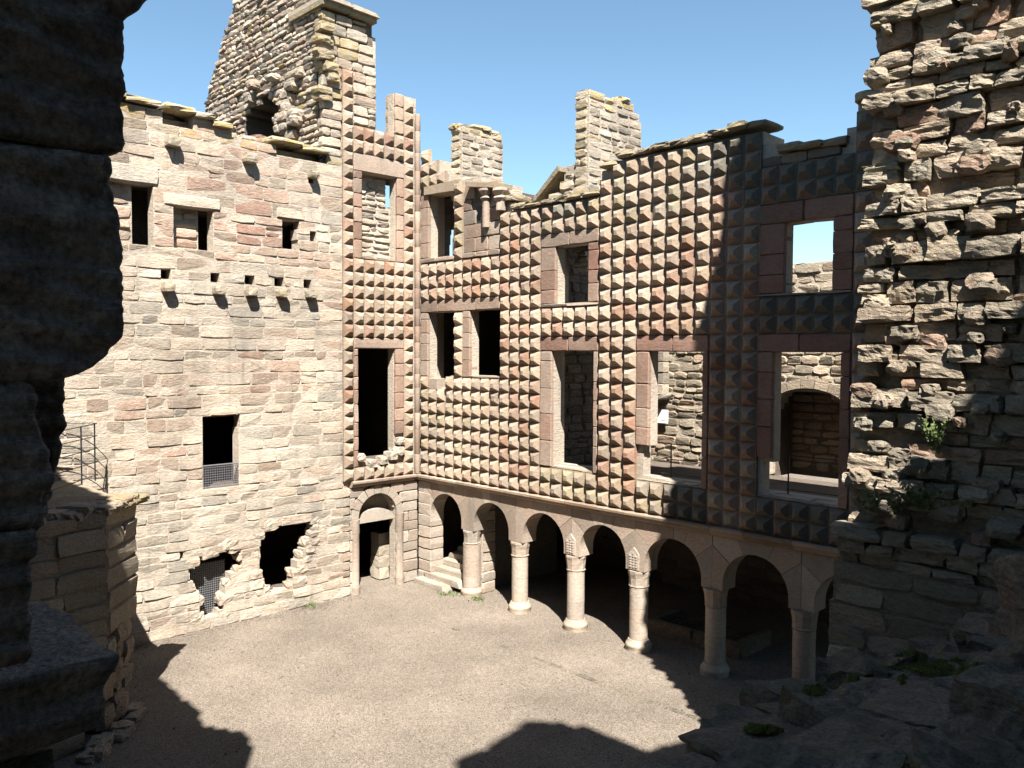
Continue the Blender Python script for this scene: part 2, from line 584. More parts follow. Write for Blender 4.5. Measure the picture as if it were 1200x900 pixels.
# ================================================================== GROUND
def build_ground():
    V, F = [], []
    nx, ny = 90, 80
    X0, X1, Y0, Y1 = -2.0, 24.0, -18.0, 5.0
    for j in range(ny + 1):
        for i in range(nx + 1):
            x = X0 + (X1 - X0) * i / nx
            y = Y0 + (Y1 - Y0) * j / ny
            e = min(i, nx - i, j, ny - j)
            z = (0.03 * noise.noise(Vector((x * .35, y * .35, 0))) + 0.012 * noise.noise(Vector((x * 1.7, y * 1.7, 3)))) * min(1, e / 5)
            V.append((x, y, z))
    for j in range(ny):
        for i in range(nx):
            a = j * (nx + 1) + i
            F.append((a, a + 1, a + nx + 2, a + nx + 1))
    k = len(V)
    R = 600
    V += [(-R, -R, 0), (R, -R, 0), (R, R, 0), (-R, R, 0)]
    c = [0, nx, (ny + 1) * (nx + 1) - 1, ny * (nx + 1)]
    # outer skirt: fans from the far corners along each side of the fine grid
    sides = [[i for i in range(nx + 1)], [j * (nx + 1) + nx for j in range(ny + 1)], [ny * (nx + 1) + i for i in range(nx, -1, -1)], [j * (nx + 1) for j in range(ny, -1, -1)]]
    for s, side in enumerate(sides):
        A, B = k + s, k + (s + 1) % 4
        F.append(tuple([A, B] + list(reversed(side))))
    g = add('ground', V, F, M_GRAVEL, None, loc=(0, 0, 0), smooth=True)
    structure(g)
    rng = random.Random(5)
    x = 2.7
    while x < 12.2:      # the worn drain kerb that shows in the gravel
        L = rng.uniform(.25, .6)
        if rng.random() < 0.66:
            V, F = stone_geo(Fr((0, 0, 0), (1, 0, 0), (0, 0, 1)), 0, 0, L - .03, .11, .09, rng, 0, 1.0)
            # lie it flat
            W = [Vector((x + L / 2 + (v.x), -2.1 + v.z + rng.uniform(-.006, .006), 0.022 + v.y * 0)) for v in V]
            V2, F2 = rock_geo((x + L / 2, -2.1 + rng.uniform(-.03, .03), -0.012), Vector((1, 0, 0)), Vector((0, 1, 0)), Vector((0, 0, 1)), (L * .9, rng.uniform(.08, .16), .065), rng, 4, .12, .7)
            add('kerb_stone', V2, F2, M_DARK, g, (rng.uniform(0, .6), rng.uniform(.2, .9), 0.3))
        x += L
build_ground()
def pebbles():
    rng = random.Random(6)
    mb = MB()
    for k in range(5200):
        x, y = rng.uniform(.1, 16), rng.uniform(-13, 1.5)
        if rng.random() < .25:
            x, y = abs(rng.gauss(0, .25)) + .05, rng.uniform(-9, -2.3)
        r = rng.uniform(.010, .024) if rng.random() < .96 else rng.uniform(.025, .04)
        z = 0.03 * noise.noise(Vector((x * .35, y * .35, 0))) + 0.012 * noise.noise(Vector((x * 1.7, y * 1.7, 3)))
        V = [Vector((x + r * a * rng.uniform(.7, 1.3), y + r * b * rng.uniform(.7, 1.3), z + r * c * .7)) for a, b, c in ((1, 0, 0), (0, 1, 0), (-1, 0, 0), (0, -1, 0), (0, 0, 1), (0, 0, -1))]
        mb.put(V, [(0, 1, 4), (1, 2, 4), (2, 3, 4), (3, 0, 4), (1, 0, 5), (2, 1, 5), (3, 2, 5), (0, 3, 5)], (rng.uniform(0, .6), rng.uniform(0, .45), 0))
    o = mb.build('gravel', M_DARK, None)
    tag(stuff(o), 'loose pale pebbles strewn over the courtyard floor', 'gravel')
pebbles()

# ================================================================== FACETED FACADE
X0, CP, Z0, RP = 0.17, 0.3934, 3.35, 0.38
LY0, LCP = 0.17, 0.358
def cx(i):
    return X0 + CP * i
def rz(j):
    return Z0 + RP * j

def facet_geo(w_, h, p, rng, worn):
    """plate with a pyramid; local: x along wall, y = outward, z up, centred"""
    hw, hh = w_ / 2 - .004, h / 2 - .004
    V, F = [], []
    def ring(a, b, n, j=0.0):
        k = len(V)
        for sx, sz in ((-1, -1), (1, -1), (1, 1), (-1, 1)):
            V.append(Vector((sx * a + rng.uniform(-j, j), n + rng.uniform(-j, j) * .5, sz * b + rng.uniform(-j, j))))
        return k
    r0 = ring(hw, hh, -.10)
    r1 = ring(hw, hh, 0, .004)
    bw, bh = hw * rng.uniform(.82, .88), hh * rng.uniform(.86, .92)
    r2 = ring(bw, bh, .004, .006)
    r3 = ring(bw * .965, bh * .965, .020, .006)
    t = rng.uniform(.26, .34) + worn * .10
    r4 = ring(bw * t, bh * t, p * (1 - worn * .15), .006 + worn * .012)
    dx, dz = rng.uniform(-.012, .012), rng.uniform(-.012, .012)
    for i in range(4):
        V[r4 + i] += Vector((dx, 0, dz))
    for a, b in ((r0, r1), (r1, r2), (r2, r3), (r3, r4)):
        for i in range(4):
            j = (i + 1) % 4
            F.append((a + i, a + j, b + j, b + i))
    F.append((r4, r4 + 1, r4 + 2, r4 + 3))
    F.append((r0 + 3, r0 + 2, r0 + 1, r0))
    return V, F

def facet_variants(w_, outward):
    """three hue families of eight meshes each; outward '-y' or '+x'"""
    out = []
    rng = random.Random(77)
    for fam in range(4):
        L = []
        for k in range(9):
            V, F = facet_geo(w_, RP, rng.uniform(.138, .158) * (rng.uniform(.45, .7) if k == 8 else 1), rng, rng.choice((0, .15, .3, .8)))
            if outward == '-y':
                W = [Vector((v.x, -v.y, v.z)) for v in V]
            else:
                W = [Vector((v.y, v.x, v.z)) for v in V]
            hue = {0: rng.uniform(.25, .5), 1: rng.uniform(.6, .95), 2: rng.uniform(.05, .3), 3: rng.random()}[fam]
            li = rng.choice((0, 0, .2, .3)) if fam == 2 else rng.choice((0, 0, 0, .1))
            L.append((W, F, (hue, rng.uniform(.25, .95) if fam < 2 else rng.uniform(.1, .7), li)))
        out.append(L)
    return out
VR = facet_variants(CP, '-y')
VL = facet_variants(LCP, '+x')
def variant_meshes(vs, nm):
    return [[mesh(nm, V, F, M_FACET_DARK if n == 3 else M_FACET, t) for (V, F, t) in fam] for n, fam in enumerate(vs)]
MR, ML = variant_meshes(VR, 'facet'), variant_meshes(VL, 'facet')

def top_profile(u):
    pts = [(-1, 12.95), (0.0, 12.95), (0.58, 12.93), (.60, 12.85), (0.95, 12.8), (1.0, 12.5), (1.35, 12.45), (1.4, 12.15), (2.8, 12.08), (2.85, 11.9), (3.6, 11.8), (3.72, 11.35), (4.3, 11.1), (4.35, 10.95), (7.24, 10.95), (7.26, 11.56), (7.64, 11.56), (7.66, 11.72), (11.55, 11.75), (11.6, 11.45), (11.9, 11.42), (11.95, 11.2), (13.3, 11.12), (13.33, 11.42), (13.55, 11.45), (13.57, 11.8), (14.4, 12.1), (14.45, 12.4), (18, 12.5)]
    return interp(pts, u)

OPEN_R = [  # window openings in the facade: polygons in (x, z)
    [(.52, 6.32), (.62, 6.42), (1.0, 6.05), (1.35, 5.98), (1.45, 6.40), (1.79, 6.44), (1.79, 8.31), (.52, 8.31)],
    [(2.45, 6.45), (3.70, 6.45), (3.70, 8.33), (2.45, 8.33)],
    [(5.69, 4.16), (7.11, 4.14), (7.11, 7.16), (5.69, 7.16)],
    [(8.80, 4.22), (8.60, 4.45), (8.58, 4.9), (8.80, 5.0), (8.80, 7.15), (10.24, 7.15), (10.24, 4.14)],
    [(11.93, 4.18), (11.70, 4.2), (11.70, 4.75), (11.93, 4.95), (11.93, 7.15), (13.34, 7.15), (13.34, 4.16)],
    [(12.14, 8.35), (13.14, 8.35), (13.14, 9.77), (12.14, 9.77)],
    [(5.81, 8.38), (6.91, 8.37), (6.91, 9.84), (5.81, 9.84)],
    [(.55, 9.95), (1.82, 9.95), (1.70, 10.7), (1.66, 11.2), (1.52, 11.86), (.55, 11.86)],
    [(2.62, 11.72), (2.50, 11.4), (2.62, 11.0), (2.78, 10.85), (2.95, 11.1), (3.0, 11.45), (2.95, 11.72)],
]
def facet_on(i, j):
    if i <= 3:
        if j <= 6 or (j == 7 and i in (0, 3)) or 14 <= j <= 16:
            return True
        return (i <= 1 and 23 <= j <= 25 and not (i == 1 and j == 25)) or (i == 2 and j == 23)
    if i == 4:
        return j <= 12 or 14 <= j <= 22
    if i <= 8:
        return j <= 7 or 14 <= j <= 16
    if i <= 12:
        return j <= 19
    if i <= 17:
        return j <= 1 or j in (11, 12, 18, 19)
    if i <= 20:
        return j <= (20 if i == 18 else 21)
    if i <= 25:
        return j <= 1 or 11 <= j <= 21
    if i <= 28:
        return j <= 21
    if i <= 33:
        return j <= 1 or j in (11, 12, 18, 19)
    return j <= 21

FAC = thing('faceted_facade', 'tall sandstone facade covered in diamond-shaped facets, carried on the arcade', 'wall', (7.0, 0.5, 3.16))

def build_facade():
    rng = random.Random(11)
    U1 = cx(36) + 3.2
    # wall behind the facets, cut by the openings
    us = sorted(set([-.0] + [round(cx(i), 4) for i in range(0, 37)] + [U1] + [p[0] for pl in OPEN_R for p in pl]))
    zs = sorted(set([3.16] + [round(rz(j), 4) for j in range(0, 27)] + [p[1] for pl in OPEN_R for p in pl] + [11.18, 11.42, 11.56, 11.8, 12.1, 12.4, 13.6]))
    def solid(u, z):
        if z > top_profile(u):
            return False
        return not any(inpoly(pl, u, z) for pl in OPEN_R)
    def layer(us, zs, solid, n0, n1):
        us = sorted(set(us + [round(0.1 * k, 3) for k in range(0, 48)]))
        us = [us[0]] + [b for a, b in zip(us, us[1:]) if b - a > 1e-3]
        zs = [zs[0]] + [b for a, b in zip(zs, zs[1:]) if b - a > 1e-3]
        nu, nz = len(us) - 1, len(zs) - 1
        cell = [[solid((us[i] + us[i + 1]) / 2, (zs[j] + zs[j + 1]) / 2) for j in range(nz)] for i in range(nu)]
        vid = {}
        V, F = [], []
        def vv(i, j, b):
            k = (i, j, b)
            if k not in vid:
                vid[k] = len(V)
                V.append(FR.p(us[i], zs[j], n0 if b == 0 else n1))
            return vid[k]
        def s(i, j):
            return 0 <= i < nu and 0 <= j < nz and cell[i][j]
        for i in range(nu):
            for j in range(nz):
                if not s(i, j):
                    continue
                F.append((vv(i, j, 0), vv(i + 1, j, 0), vv(i + 1, j + 1, 0), vv(i, j + 1, 0)))
                F.append((vv(i, j, 1), vv(i, j + 1, 1), vv(i + 1, j + 1, 1), vv(i + 1, j, 1)))
                if not s(i - 1, j):
                    F.append((vv(i, j, 0), vv(i, j + 1, 0), vv(i, j + 1, 1), vv(i, j, 1)))
                if not s(i + 1, j):
                    F.append((vv(i + 1, j, 0), vv(i + 1, j, 1), vv(i + 1, j + 1, 1), vv(i + 1, j + 1, 0)))
                if not s(i, j - 1):
                    F.append((vv(i, j, 0), vv(i, j, 1), vv(i + 1, j, 1), vv(i + 1, j, 0)))
                if not s(i, j + 1):
                    F.append((vv(i, j + 1, 0), vv(i + 1, j + 1, 0), vv(i + 1, j + 1, 1), vv(i, j + 1, 1)))
        add('wall_core', V, F, M_MORTAR, FAC)
    layer(us, zs, solid, -.07, -.34)
    # the openings splay wide behind their dressed frames
    wide = [(min(p[0] for p in pl) - .42, max(p[0] for p in pl) + .30, min(p[1] for p in pl) - .02, max(p[1] for p in pl) + .22) for pl in OPEN_R]
    def solid2(u, z):
        if z > top_profile(u) - .03:
            return False
        return not any(a < u < b and c < z < d for a, b, c, d in wide)
    layer(sorted(set([0.0] + [round(cx(i), 4) for i in range(37)] + [U1] + [q for wd in wide for q in wd[:2] if q > 0])),
          sorted(set([3.16] + [round(rz(j), 4) for j in range(27)] + [q for wd in wide for q in wd[2:]] + [11.18, 11.42, 11.56, 11.8, 12.1, 12.4, 13.6])), solid2, -.343, -.95)
    # facets
    cells = []
    for i in range(36):
        for j in range(31):
            if facet_on(i, j):
                c = FR.p(cx(i + .5), rz(j + .5))
                d = (c - CAM).length
                # the far right columns hide behind the rubble pier
                vis = 0.05 if i >= 35 else 1.0
                cells.append((vis / d ** 2, i, j, c))
    cells.sort(key=lambda t: -t[0])
    mb = MB()
    for n, (_, i, j, c) in enumerate(cells):
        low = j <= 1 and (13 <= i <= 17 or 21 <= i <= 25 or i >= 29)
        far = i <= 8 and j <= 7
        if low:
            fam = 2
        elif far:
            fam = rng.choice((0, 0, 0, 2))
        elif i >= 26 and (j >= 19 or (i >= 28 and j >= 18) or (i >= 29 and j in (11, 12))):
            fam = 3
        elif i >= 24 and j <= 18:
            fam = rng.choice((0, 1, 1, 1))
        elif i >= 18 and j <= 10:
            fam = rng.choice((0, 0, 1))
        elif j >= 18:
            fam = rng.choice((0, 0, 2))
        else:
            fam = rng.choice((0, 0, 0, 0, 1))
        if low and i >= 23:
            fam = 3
        k = rng.randrange(8) if rng.random() < .96 else 8
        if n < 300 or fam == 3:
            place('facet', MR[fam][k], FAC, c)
        else:
            W, F, t = VR[fam][k]
            mb.put([v + c for v in W], F, t)
    stuff(mb.build('small_facets', M_FACET, FAC))

    def jamb(u0, u1, z0, z1, hs=(.32, .55), n1=0.03, d=.32, hue=(.3, .95)):
        if u0 > 10:
            hue = (.7, 1)
        z = z0
        while z < z1 - .02:
            h = min(rng.uniform(*hs), z1 - z)
            if z1 - z - h < .15:
                h = z1 - z
            block('jamb_stone', FR, u0, u1, z, z + h, n1 - d, n1, M_PINK, FAC, rng, (rng.uniform(*hue), rng.uniform(.3, .7), 0), .3, .004)
            z += h
    def lintel(u0, u1, z0, z1, n=1, n1=.03, d=.5, hue=(.3, .9), name='lintel'):
        if u0 > 11 and name == 'lintel':
            hue = (.7, 1)
        us = [u0] + sorted(u0 + (u1 - u0) * (k + rng.uniform(-.15, .15)) / n for k in range(1, n)) + [u1]
        for a, b in zip(us, us[1:]):
            block(name, FR, a, b, z0, z1, n1 - d, n1, M_PINK, FAC, rng, (rng.uniform(*hue), rng.random(), 0), .5)
    g = .004
    # the paired windows
    lintel(cx(0), cx(4), rz(13) + .02, rz(14) - g, 2, hue=(.2, .5))
    lintel(cx(4), cx(9), rz(13) + .02, rz(14) - g, 2, hue=(.2, .5))
    jamb(cx(0) + g, .52, rz(7), rz(13) + .01, hue=(.1, .5))
    jamb(cx(5) + g, 2.45, rz(8), rz(13) + .01, hue=(.1, .6))
    jamb(cx(1), .98, 5.98, 6.32, hue=(0, .2))
    lintel(cx(5), cx(9) - .02, rz(8), 6.45, 3, hue=(0, .3), name='sill')
    # tall windows
    for (a, b, u0, u1, zl) in ((13, 18, 5.69, 7.11, 4.14), (21, 26, 8.80, 10.24, 4.95), (29, 34, 11.93, 13.34, 4.95)):
        hue = (.35, .9) if a > 13 else (.2, .7)
        lintel(cx(a), cx(b), rz(10) + .005, rz(11) - g, 2, hue=(.5, .95))
        jamb(cx(a) + g, u0, zl, rz(10), (.35, .75), hue=hue)
        jamb(u1, cx(b) - g, 4.12, rz(10), (.35, .75), hue=hue)
        lintel(cx(a) + .02, cx(b) - .02, rz(2) + .002, 4.155, 4, n1=-.02, d=.6, hue=(0, .2), name='sill')
    # upper windows
    for (a, b, u0, u1, z0, z1) in ((13, 18, 5.81, 6.91, 8.38, 9.84), (29, 34, 12.14, 13.14, 8.35, 9.77)):
        lintel(cx(a), cx(b), z1, rz(18) - g, 2, hue=(.1, .4) if a == 13 else (.5, .9))
        jamb(cx(a) + g, u0, z0, z1, hue=(.1, .7))
        jamb(u1, cx(b) - g, z0, z1, hue=(.3, .95))
        lintel(cx(a), cx(b), rz(13) + .004, z0, 2, n1=.05, d=.6, hue=(0, .2), name='sill')
    # ashlar around the ruined upper windows near the corner
    lintel(cx(0), cx(4), rz(17) + .005, 9.95, 2, n1=.06, hue=(0, .25), name='sill')
    lintel(cx(5), cx(9), rz(17) + .005, 9.97, 3, n1=.06, hue=(0, .25), name='sill')
    jamb(cx(0) + g, .55, 9.96, 11.86, hue=(.2, .6))
    V, F = extrude_poly(FR, [(.42, 11.86), (2.02, 11.80), (2.04, 12.10), (.42, 12.10)], -.55, .10)
    add('lintel', V, F, M_PINK, FAC, (.1, .5, .3))
    jamb(1.83, cx(4) , 9.96, 10.7, hue=(.2, .5))
    def sol(u, z):
        return z < top_profile(u) and not any(inpoly(pl, u, z) for pl in OPEN_R)
    st, _ = lay_courses(cx(5) + .01, cx(9), 9.97, 11.9, sol, rng, (.3, .42), (.35, .8))
    masonry(FAC, FR, st, M_PINK, rng, depth=.10, gap=.007, rough=.5, hue=lambda u, z: rng.uniform(.05, .55), name='ashlar_stone', lichen=lambda u, z: .25 if z > 11.4 else 0)
    st, _ = lay_courses(cx(9) + .01, cx(10) - .2, rz(20), 11.3, sol, rng, (.25, .35), (.2, .4))
    masonry(FAC, FR, st, M_PINK, rng, depth=.10, hue=lambda u, z: rng.uniform(.1, .5), name='ashlar_stone')
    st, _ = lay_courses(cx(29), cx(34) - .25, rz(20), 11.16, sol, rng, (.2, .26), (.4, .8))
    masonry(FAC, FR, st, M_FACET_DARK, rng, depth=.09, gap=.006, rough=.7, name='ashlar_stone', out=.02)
    # cornice slab over the niche and the capital left standing
    V, F = extrude_poly(FR, [(2.45, 11.82), (3.85, 11.60), (3.87, 11.72), (2.45, 11.95)], -.3, .20)
    add('cornice_slab', V, F, M_PINK, FAC, (.15, .5, .3))
    V, F = lathe((3.2, -.09, 10.6), [(.10, 0), (.10, .72), (.16, .80), (.10, .86), (.20, 1.0), (.20, 1.06)], 14, .008, rng)
    add('half_column', V, F, M_PINK, FAC, (.2, .7, 0))
    V, F = lathe((3.78, -.07, 11.0), [(.13, 0), (.13, .24), (.22, .33), (.15, .40), (.23, .52), (.23, .60)], 14, .02, rng)
    add('broken_capital', V, F, M_PINK, FAC, (.1, .6, 0))
    # broken coping slabs on the wall head
    for (a, b, n, dz, hue) in ((cx(9), cx(13), 3, 0, (0, .3)), (cx(13), cx(18), 4, 0, (0, .3)), (cx(18.3), cx(22), 3, .0, (0, .25)), (cx(22), cx(26), 3, .02, (0, .2)), (cx(26), cx(29) + .12, 3, .06, (0, .2)), (cx(30), cx(33.6), 3, 0, (.1, .3)), (cx(34), cx(36), 2, 0, (.3, .6))):
        us = [a + (b - a) * k / n for k in range(n + 1)]
        for p, q in zip(us, us[1:]):
            m_ = (p + q) / 2
            zt = top_profile(m_) + dz
            h = rng.uniform(.10, .17)
            V, F = rock_geo(FR.p(m_, zt + h / 2 + .01, -.30), FR.U, Vector((0, 0, 1)), FR.N, (q - p + .05, h, .78 + rng.uniform(0, .16)), rng, 3, .10, .75)
            add('coping_stone', V, F, M_RUBBLE, FAC, (rng.uniform(*hue), rng.uniform(.2, .8), .35))
    # string course between arcade and facets
    u = .02
    while u < 16.6:
        L = rng.uniform(.8, 1.4)
        prof = [(-.10, 3.155), (.05, 3.155), (.09, 3.20), (.10, 3.24), (.15, 3.27), (.155, 3.325), (.10, 3.345), (-.10, 3.345)]
        V = [FR.p(a, z + rng.uniform(-.004, .004), n + rng.uniform(-.005, .005)) for a in (u, u + L - .008) for n, z in prof]
        k = len(prof)
        F = [(i, k + i, k + (i + 1) % k, (i + 1) % k) for i in range(k)] + [tuple(range(k)), tuple(range(2 * k - 1, k - 1, -1))]
        add('string_course_stone', V, F, M_PINK, FAC, (rng.uniform(.1, .5) if u < 9 else rng.uniform(.3, .8), rng.random(), .1))
        u += L
build_facade()

# ================================================================== ARCADE
ARC = thing('arcade', 'row of round arches on stone columns under the faceted facade', 'arcade', (7.0, .25, 0))
COLX = [2.36, 4.37, 6.42, 8.44, 10.55, 12.62, 14.7]
def build_arcade():
    rng = random.Random(21)
    ztop = 3.15
    zi = 1.93
    edges = [.30] + COLX
    Y0, Y1 = 0.0, -.52
    for k in range(len(edges) - 1):
        a, b = edges[k], edges[k + 1]
        l = a + (.34 if k == 0 else .27)
        r = b - .27
        c, R = (l + r) / 2, (r - l) / 2
        zc = 2.87 - R
        th = [0, 38, 68, 90 + rng.uniform(-6, 6), 112, 142, 180]
        def rim(t):
            dx, dz = math.cos(t), math.sin(t)
            best = 1e9
            if dx > 1e-6:
                best = min(best, (b - c) / dx)
            if dx < -1e-6:
                best = min(best, (a - c) / dx)
            if dz > 1e-6:
                best = min(best, (ztop - zc) / dz)
            return (c + dx * best, zc + dz * best)
        for i in range(len(th) - 1):
            t0, t1 = math.radians(th[i]), math.radians(th[i + 1])
            arc = [(c + R * math.cos(t0 + (t1 - t0) * s / 6), zc + R * math.sin(t0 + (t1 - t0) * s / 6)) for s in range(7)]
            p0, p1 = rim(t0), rim(t1)
            poly = list(arc)
            if i == len(th) - 2:
                poly += [(l, zi), (a, zi)]
                if p0[1] >= ztop - 1e-4:
                    poly += [(a, ztop)]
                poly += [p0]
            elif i == 0:
                poly = [(r, zi)] + arc + [p1]
                if p1[1] >= ztop - 1e-4:
                    poly += [(b, ztop)]
                poly += [(b, zi)]
            else:
                poly += [p1]
                for corner in ((a, ztop), (b, ztop)):
                    on0, on1 = p0[1] < ztop - 1e-4, p1[1] < ztop - 1e-4
                    if on0 != on1 and ((corner[0] == b and on0) or (corner[0] == a and on1)):
                        poly += [corner]
                poly += [p0]
            # thin joints
            gx = sum(p[0] for p in poly) / len(poly)
            gz = sum(p[1] for p in poly) / len(poly)
            poly = [(gx + (u - gx) * .984, gz + (z - gz) * .984) for u, z in poly]
            n1 = rng.uniform(-.006, .006)
            V, F = extrude_poly(FR, poly, Y1, n1)
            add('voussoir', V, F, M_COLUMN, ARC, (rng.uniform(.2, .9), rng.uniform(.1, .9), 0))
    # columns
    for n, x in enumerate(COLX[:6]):
        c = (x, .17, 0)
        hue = rng.uniform(.1, .5)
        V, F = lathe(c, [(.315, -.05), (.315, .10), (.325, .12), (.305, .17), (.265, .22), (.25, .27)], 24, .006, rng)
        root = add('column', V, F, M_COLUMN, ARC, (hue, .8, .15), True)
        z = .27
        k = 0
        while z < 1.52:
            h = min(rng.uniform(.26, .46), 1.52 - z)
            if 1.52 - z - h < .15:
                h = 1.52 - z
            r = .225 if n else .26
            V, F = lathe((x + rng.uniform(-.004, .004), .17, z), [(r, .002), (r, h - .002)], 24, .002, rng)
            add('drum', V, F, M_COLUMN, root, (min(1, max(0, hue + rng.uniform(-.15, .25))), rng.uniform(.5, .75), 0), True)
            z += h
        V, F = lathe((x, .17, z), [(.225, 0), (.25, .03), (.235, .06), (.245, .22), (.26, .30), (.27, .36), (.27, .405)], 10, .008, rng)
        add('capital', V, F, M_COLUMN, root, (rng.uniform(.2, .8), .5, 0))
        if n in (2, 3):        # pointed carved panels above these two capitals
            fr = Fr((x - .02, 0, 0), (1, 0, 0), (0, -1, 0))
            V, F = extrude_poly(fr, [(-.15, 1.96), (.15, 1.96), (.15, 2.34), (.0, 2.50), (-.15, 2.34)], -.02, .035)
            p = add('carved_panel', V, F, M_COLUMN, ARC, (.2, .8, 0))
            mb = MB()
            for a in (-.085, 0, .085):
                for q in range(6):
                    zz = 2.0 + q * .062
                    if zz > 2.30 and a:
                        continue
                    V, F = rock_geo(fr.p(a, zz + .03, .04), fr.U, Vector((0, 0, 1)), fr.N, (.06, .045, .03), rng, 2, .1, .5)
                    mb.put(V, F, (.3, .7, 0))
            mb.build('carved_relief', M_COLUMN, p)
    # wall that closes the stair off from the rest of the loggia
    fw_ = Fr((2.56, .42, 0), (0, 1, 0), (1, 0, 0))
    st, rr = lay_courses(0, .55, 0, 3.12, lambda u, z: True, rng, (.26, .36), (.35, .7))
    V, F = box(2.14, 2.30, 1.0, 3.9, 0, 3.12)
    add('stair_wall', V, F, M_CORE, ARC)
    masonry(ARC, fw_, st, M_COLUMN, rng, depth=.1, gap=.008, rough=.8, hue=lambda u, z: rng.uniform(.2, .8), name='stair_wall_stone', limit=60)
    core_from_runs('stair_wall', fw_, rr, .36, M_MORTAR, ARC, -.03)
    # pier in the corner
    z = 0
    for k in range(9):
        h = 3.14 / 9
        V, F = stone_geo(FR, .33, z + h / 2, .62, h - .008, .5, rng, 0, .5)
        add('pier_stone', V, F, M_COLUMN, ARC, (rng.uniform(0, .5), rng.uniform(.6, 1), 0))
        z += h
build_arcade()

# flight of steps in the first arch
ST = thing('stone_steps', 'short flight of worn pale stone steps climbing into the corner arch', 'steps', (1.0, -.3, 0))
rng = random.Random(31)
for k in range(8):
    y0 = -.34 + .29 * k
    x0, x1 = .36 + .05 * k, 2.06
    if k == 0:
        x0, x1 = .30, 1.70
    V, F = rock_geo(((x0 + x1) / 2, y0 + .24, .085 + .165 * k - (.05 if k == 0 else .0)), Vector((1, 0, 0)), Vector((0, 1, 0)), Vector((0, 0, 1)), (x1 - x0, .52, .19 + (.1 if k == 0 else 0)), rng, 4, .02, .93)
    add('step', V, F, M_COLUMN, ST, (rng.uniform(.0, .4), rng.uniform(.5, .9), .12))

# low kerbed pit inside the arcade
KB = thing('stone_kerb', 'low stone kerb round a pit in the dark arcade floor', 'kerb', (9.4, 1.9, 0))
for (x0, x1, y0, y1) in ((7.9, 9.2, 1.25, 1.42), (9.22, 10.5, 1.25, 1.42), (10.34, 10.5, 1.44, 2.7), (7.9, 8.06, 1.44, 2.7)):
    V, F = rock_geo(((x0 + x1) / 2, (y0 + y1) / 2, .17), Vector((1, 0, 0)), Vector((0, 1, 0)), Vector((0, 0, 1)), (x1 - x0, y1 - y0, .40), rng, 3, .02, .95)
    add('kerb_stone', V, F, M_DARK, KB, (rng.random(), .5, .2))
mb = MB()
for k in range(12):
    V, F = bar((8.06 + k * .19, 1.42, .30), (8.06 + k * .19, 2.7, .30), .008, 4)
    mb.put(V, F)
for k in range(7):
    V, F = bar((8.06, 1.45 + k * .2, .305), (10.34, 1.45 + k * .2, .305), .008, 4)
    mb.put(V, F)
mb.build('pit_grid', M_IRON, KB)

# ================================================================== WALL WITH CORBELS (left)
WL = thing('courtyard_wall', 'tall cream sandstone wall with putlog holes, corbels and dark openings', 'wall', (-.6, -7, 0))
WALL_TOP = [(2.0, 13.65), (3.15, 12.62), (5.0, 12.72), (5.05, 12.55), (5.95, 12.62), (6.0, 12.84), (7.7, 13.0), (8.5, 12.98), (9.5, 13.1), (14.5, 12.8)]
OPEN_L = [
    [(5.85, 3.60), (6.80, 3.60), (6.82, 3.78), (6.80, 5.45), (5.80, 5.46), (5.86, 5.2)],          # grilled window
    [(6.93, .20), (6.95, 1.02), (7.22, 1.30), (7.26, 1.66), (6.92, 1.82), (6.3, 1.95), (6.15, 2.06), (5.82, 1.82), (5.76, 1.48), (6.05, 1.22), (6.25, .95), (6.30, .18)],  # ragged hole with mesh
    [(5.30, .95), (5.32, 1.9), (5.10, 2.28), (4.7, 2.38), (3.45, 2.32), (3.72, 1.85), (3.90, 1.62), (4.15, 1.22), (4.28, .90), (4.35, .55), (5.1, .52), (5.18, .9)],
    [(7.98, 9.70), (7.98, 11.08), (9.05, 11.08), (9.05, 9.70)],
    [(6.48, 9.66), (7.52, 9.64), (7.52, 10.66), (6.50, 10.62)],
    [(4.08, 9.84), (4.60, 9.83), (4.58, 10.68), (4.02, 10.69), (4.15, 10.3)],
    # putlog holes over the corbels
    [(7.60, 8.86), (7.82, 8.86), (7.82, 9.10), (7.60, 9.10)], [(6.35, 8.86), (6.58, 8.86), (6.58, 9.10), (6.35, 9.10)],
    [(5.40, 8.86), (5.66, 8.86), (5.66, 9.10), (5.40, 9.10)], [(4.56, 8.86), (4.82, 8.86), (4.82, 9.10), (4.56, 9.10)],
    [(3.70, 8.86), (3.95, 8.86), (3.95, 9.10), (3.70, 9.10)],
    # scattered smaller holes
    [(3.55, 11.05), (3.72, 11.05), (3.72, 11.25), (3.55, 11.25)], [(3.55, 10.2), (3.72, 10.2), (3.72, 10.45), (3.55, 10.45)],
    [(4.95, 10.35), (5.15, 10.35), (5.15, 10.55), (4.95, 10.55)], [(4.75, 11.02), (4.9, 11.02), (4.9, 11.2), (4.75, 11.2)],
    [(3.62, 11.7), (3.80, 11.7), (3.80, 11.95), (3.62, 11.95)], [(7.35, 1.95), (7.42, 1.95), (7.42, 2.15), (7.35, 2.15)],
    # the cut-outs below the coping
    [(7.0, 12.62), (7.75, 12.66), (7.75, 12.94), (7.0, 12.9)], [(6.02, 12.5), (6.4, 12.52), (6.4, 12.75), (6.02, 12.72)],
    [(3.20, 12.36), (4.75, 12.44), (4.75, 12.64), (3.20, 12.56)],
    # doorway, window and arch in the faceted strip (used by the core)
    [(.86, 3.86), (2.17, 3.86), (2.17, 7.20), (.86, 7.20)], [(.80, 9.84), (2.03, 9.84), (2.03, 12.33), (.80, 12.33)],
    [(.80, -.5), (2.18, -.5), (2.18, 2.20)] + [(1.49 + .69 * math.cos(t), 2.20 + .69 * math.sin(t)) for t in [math.pi * k / 10 for k in range(1, 10)]] + [(.80, 2.20)],
]
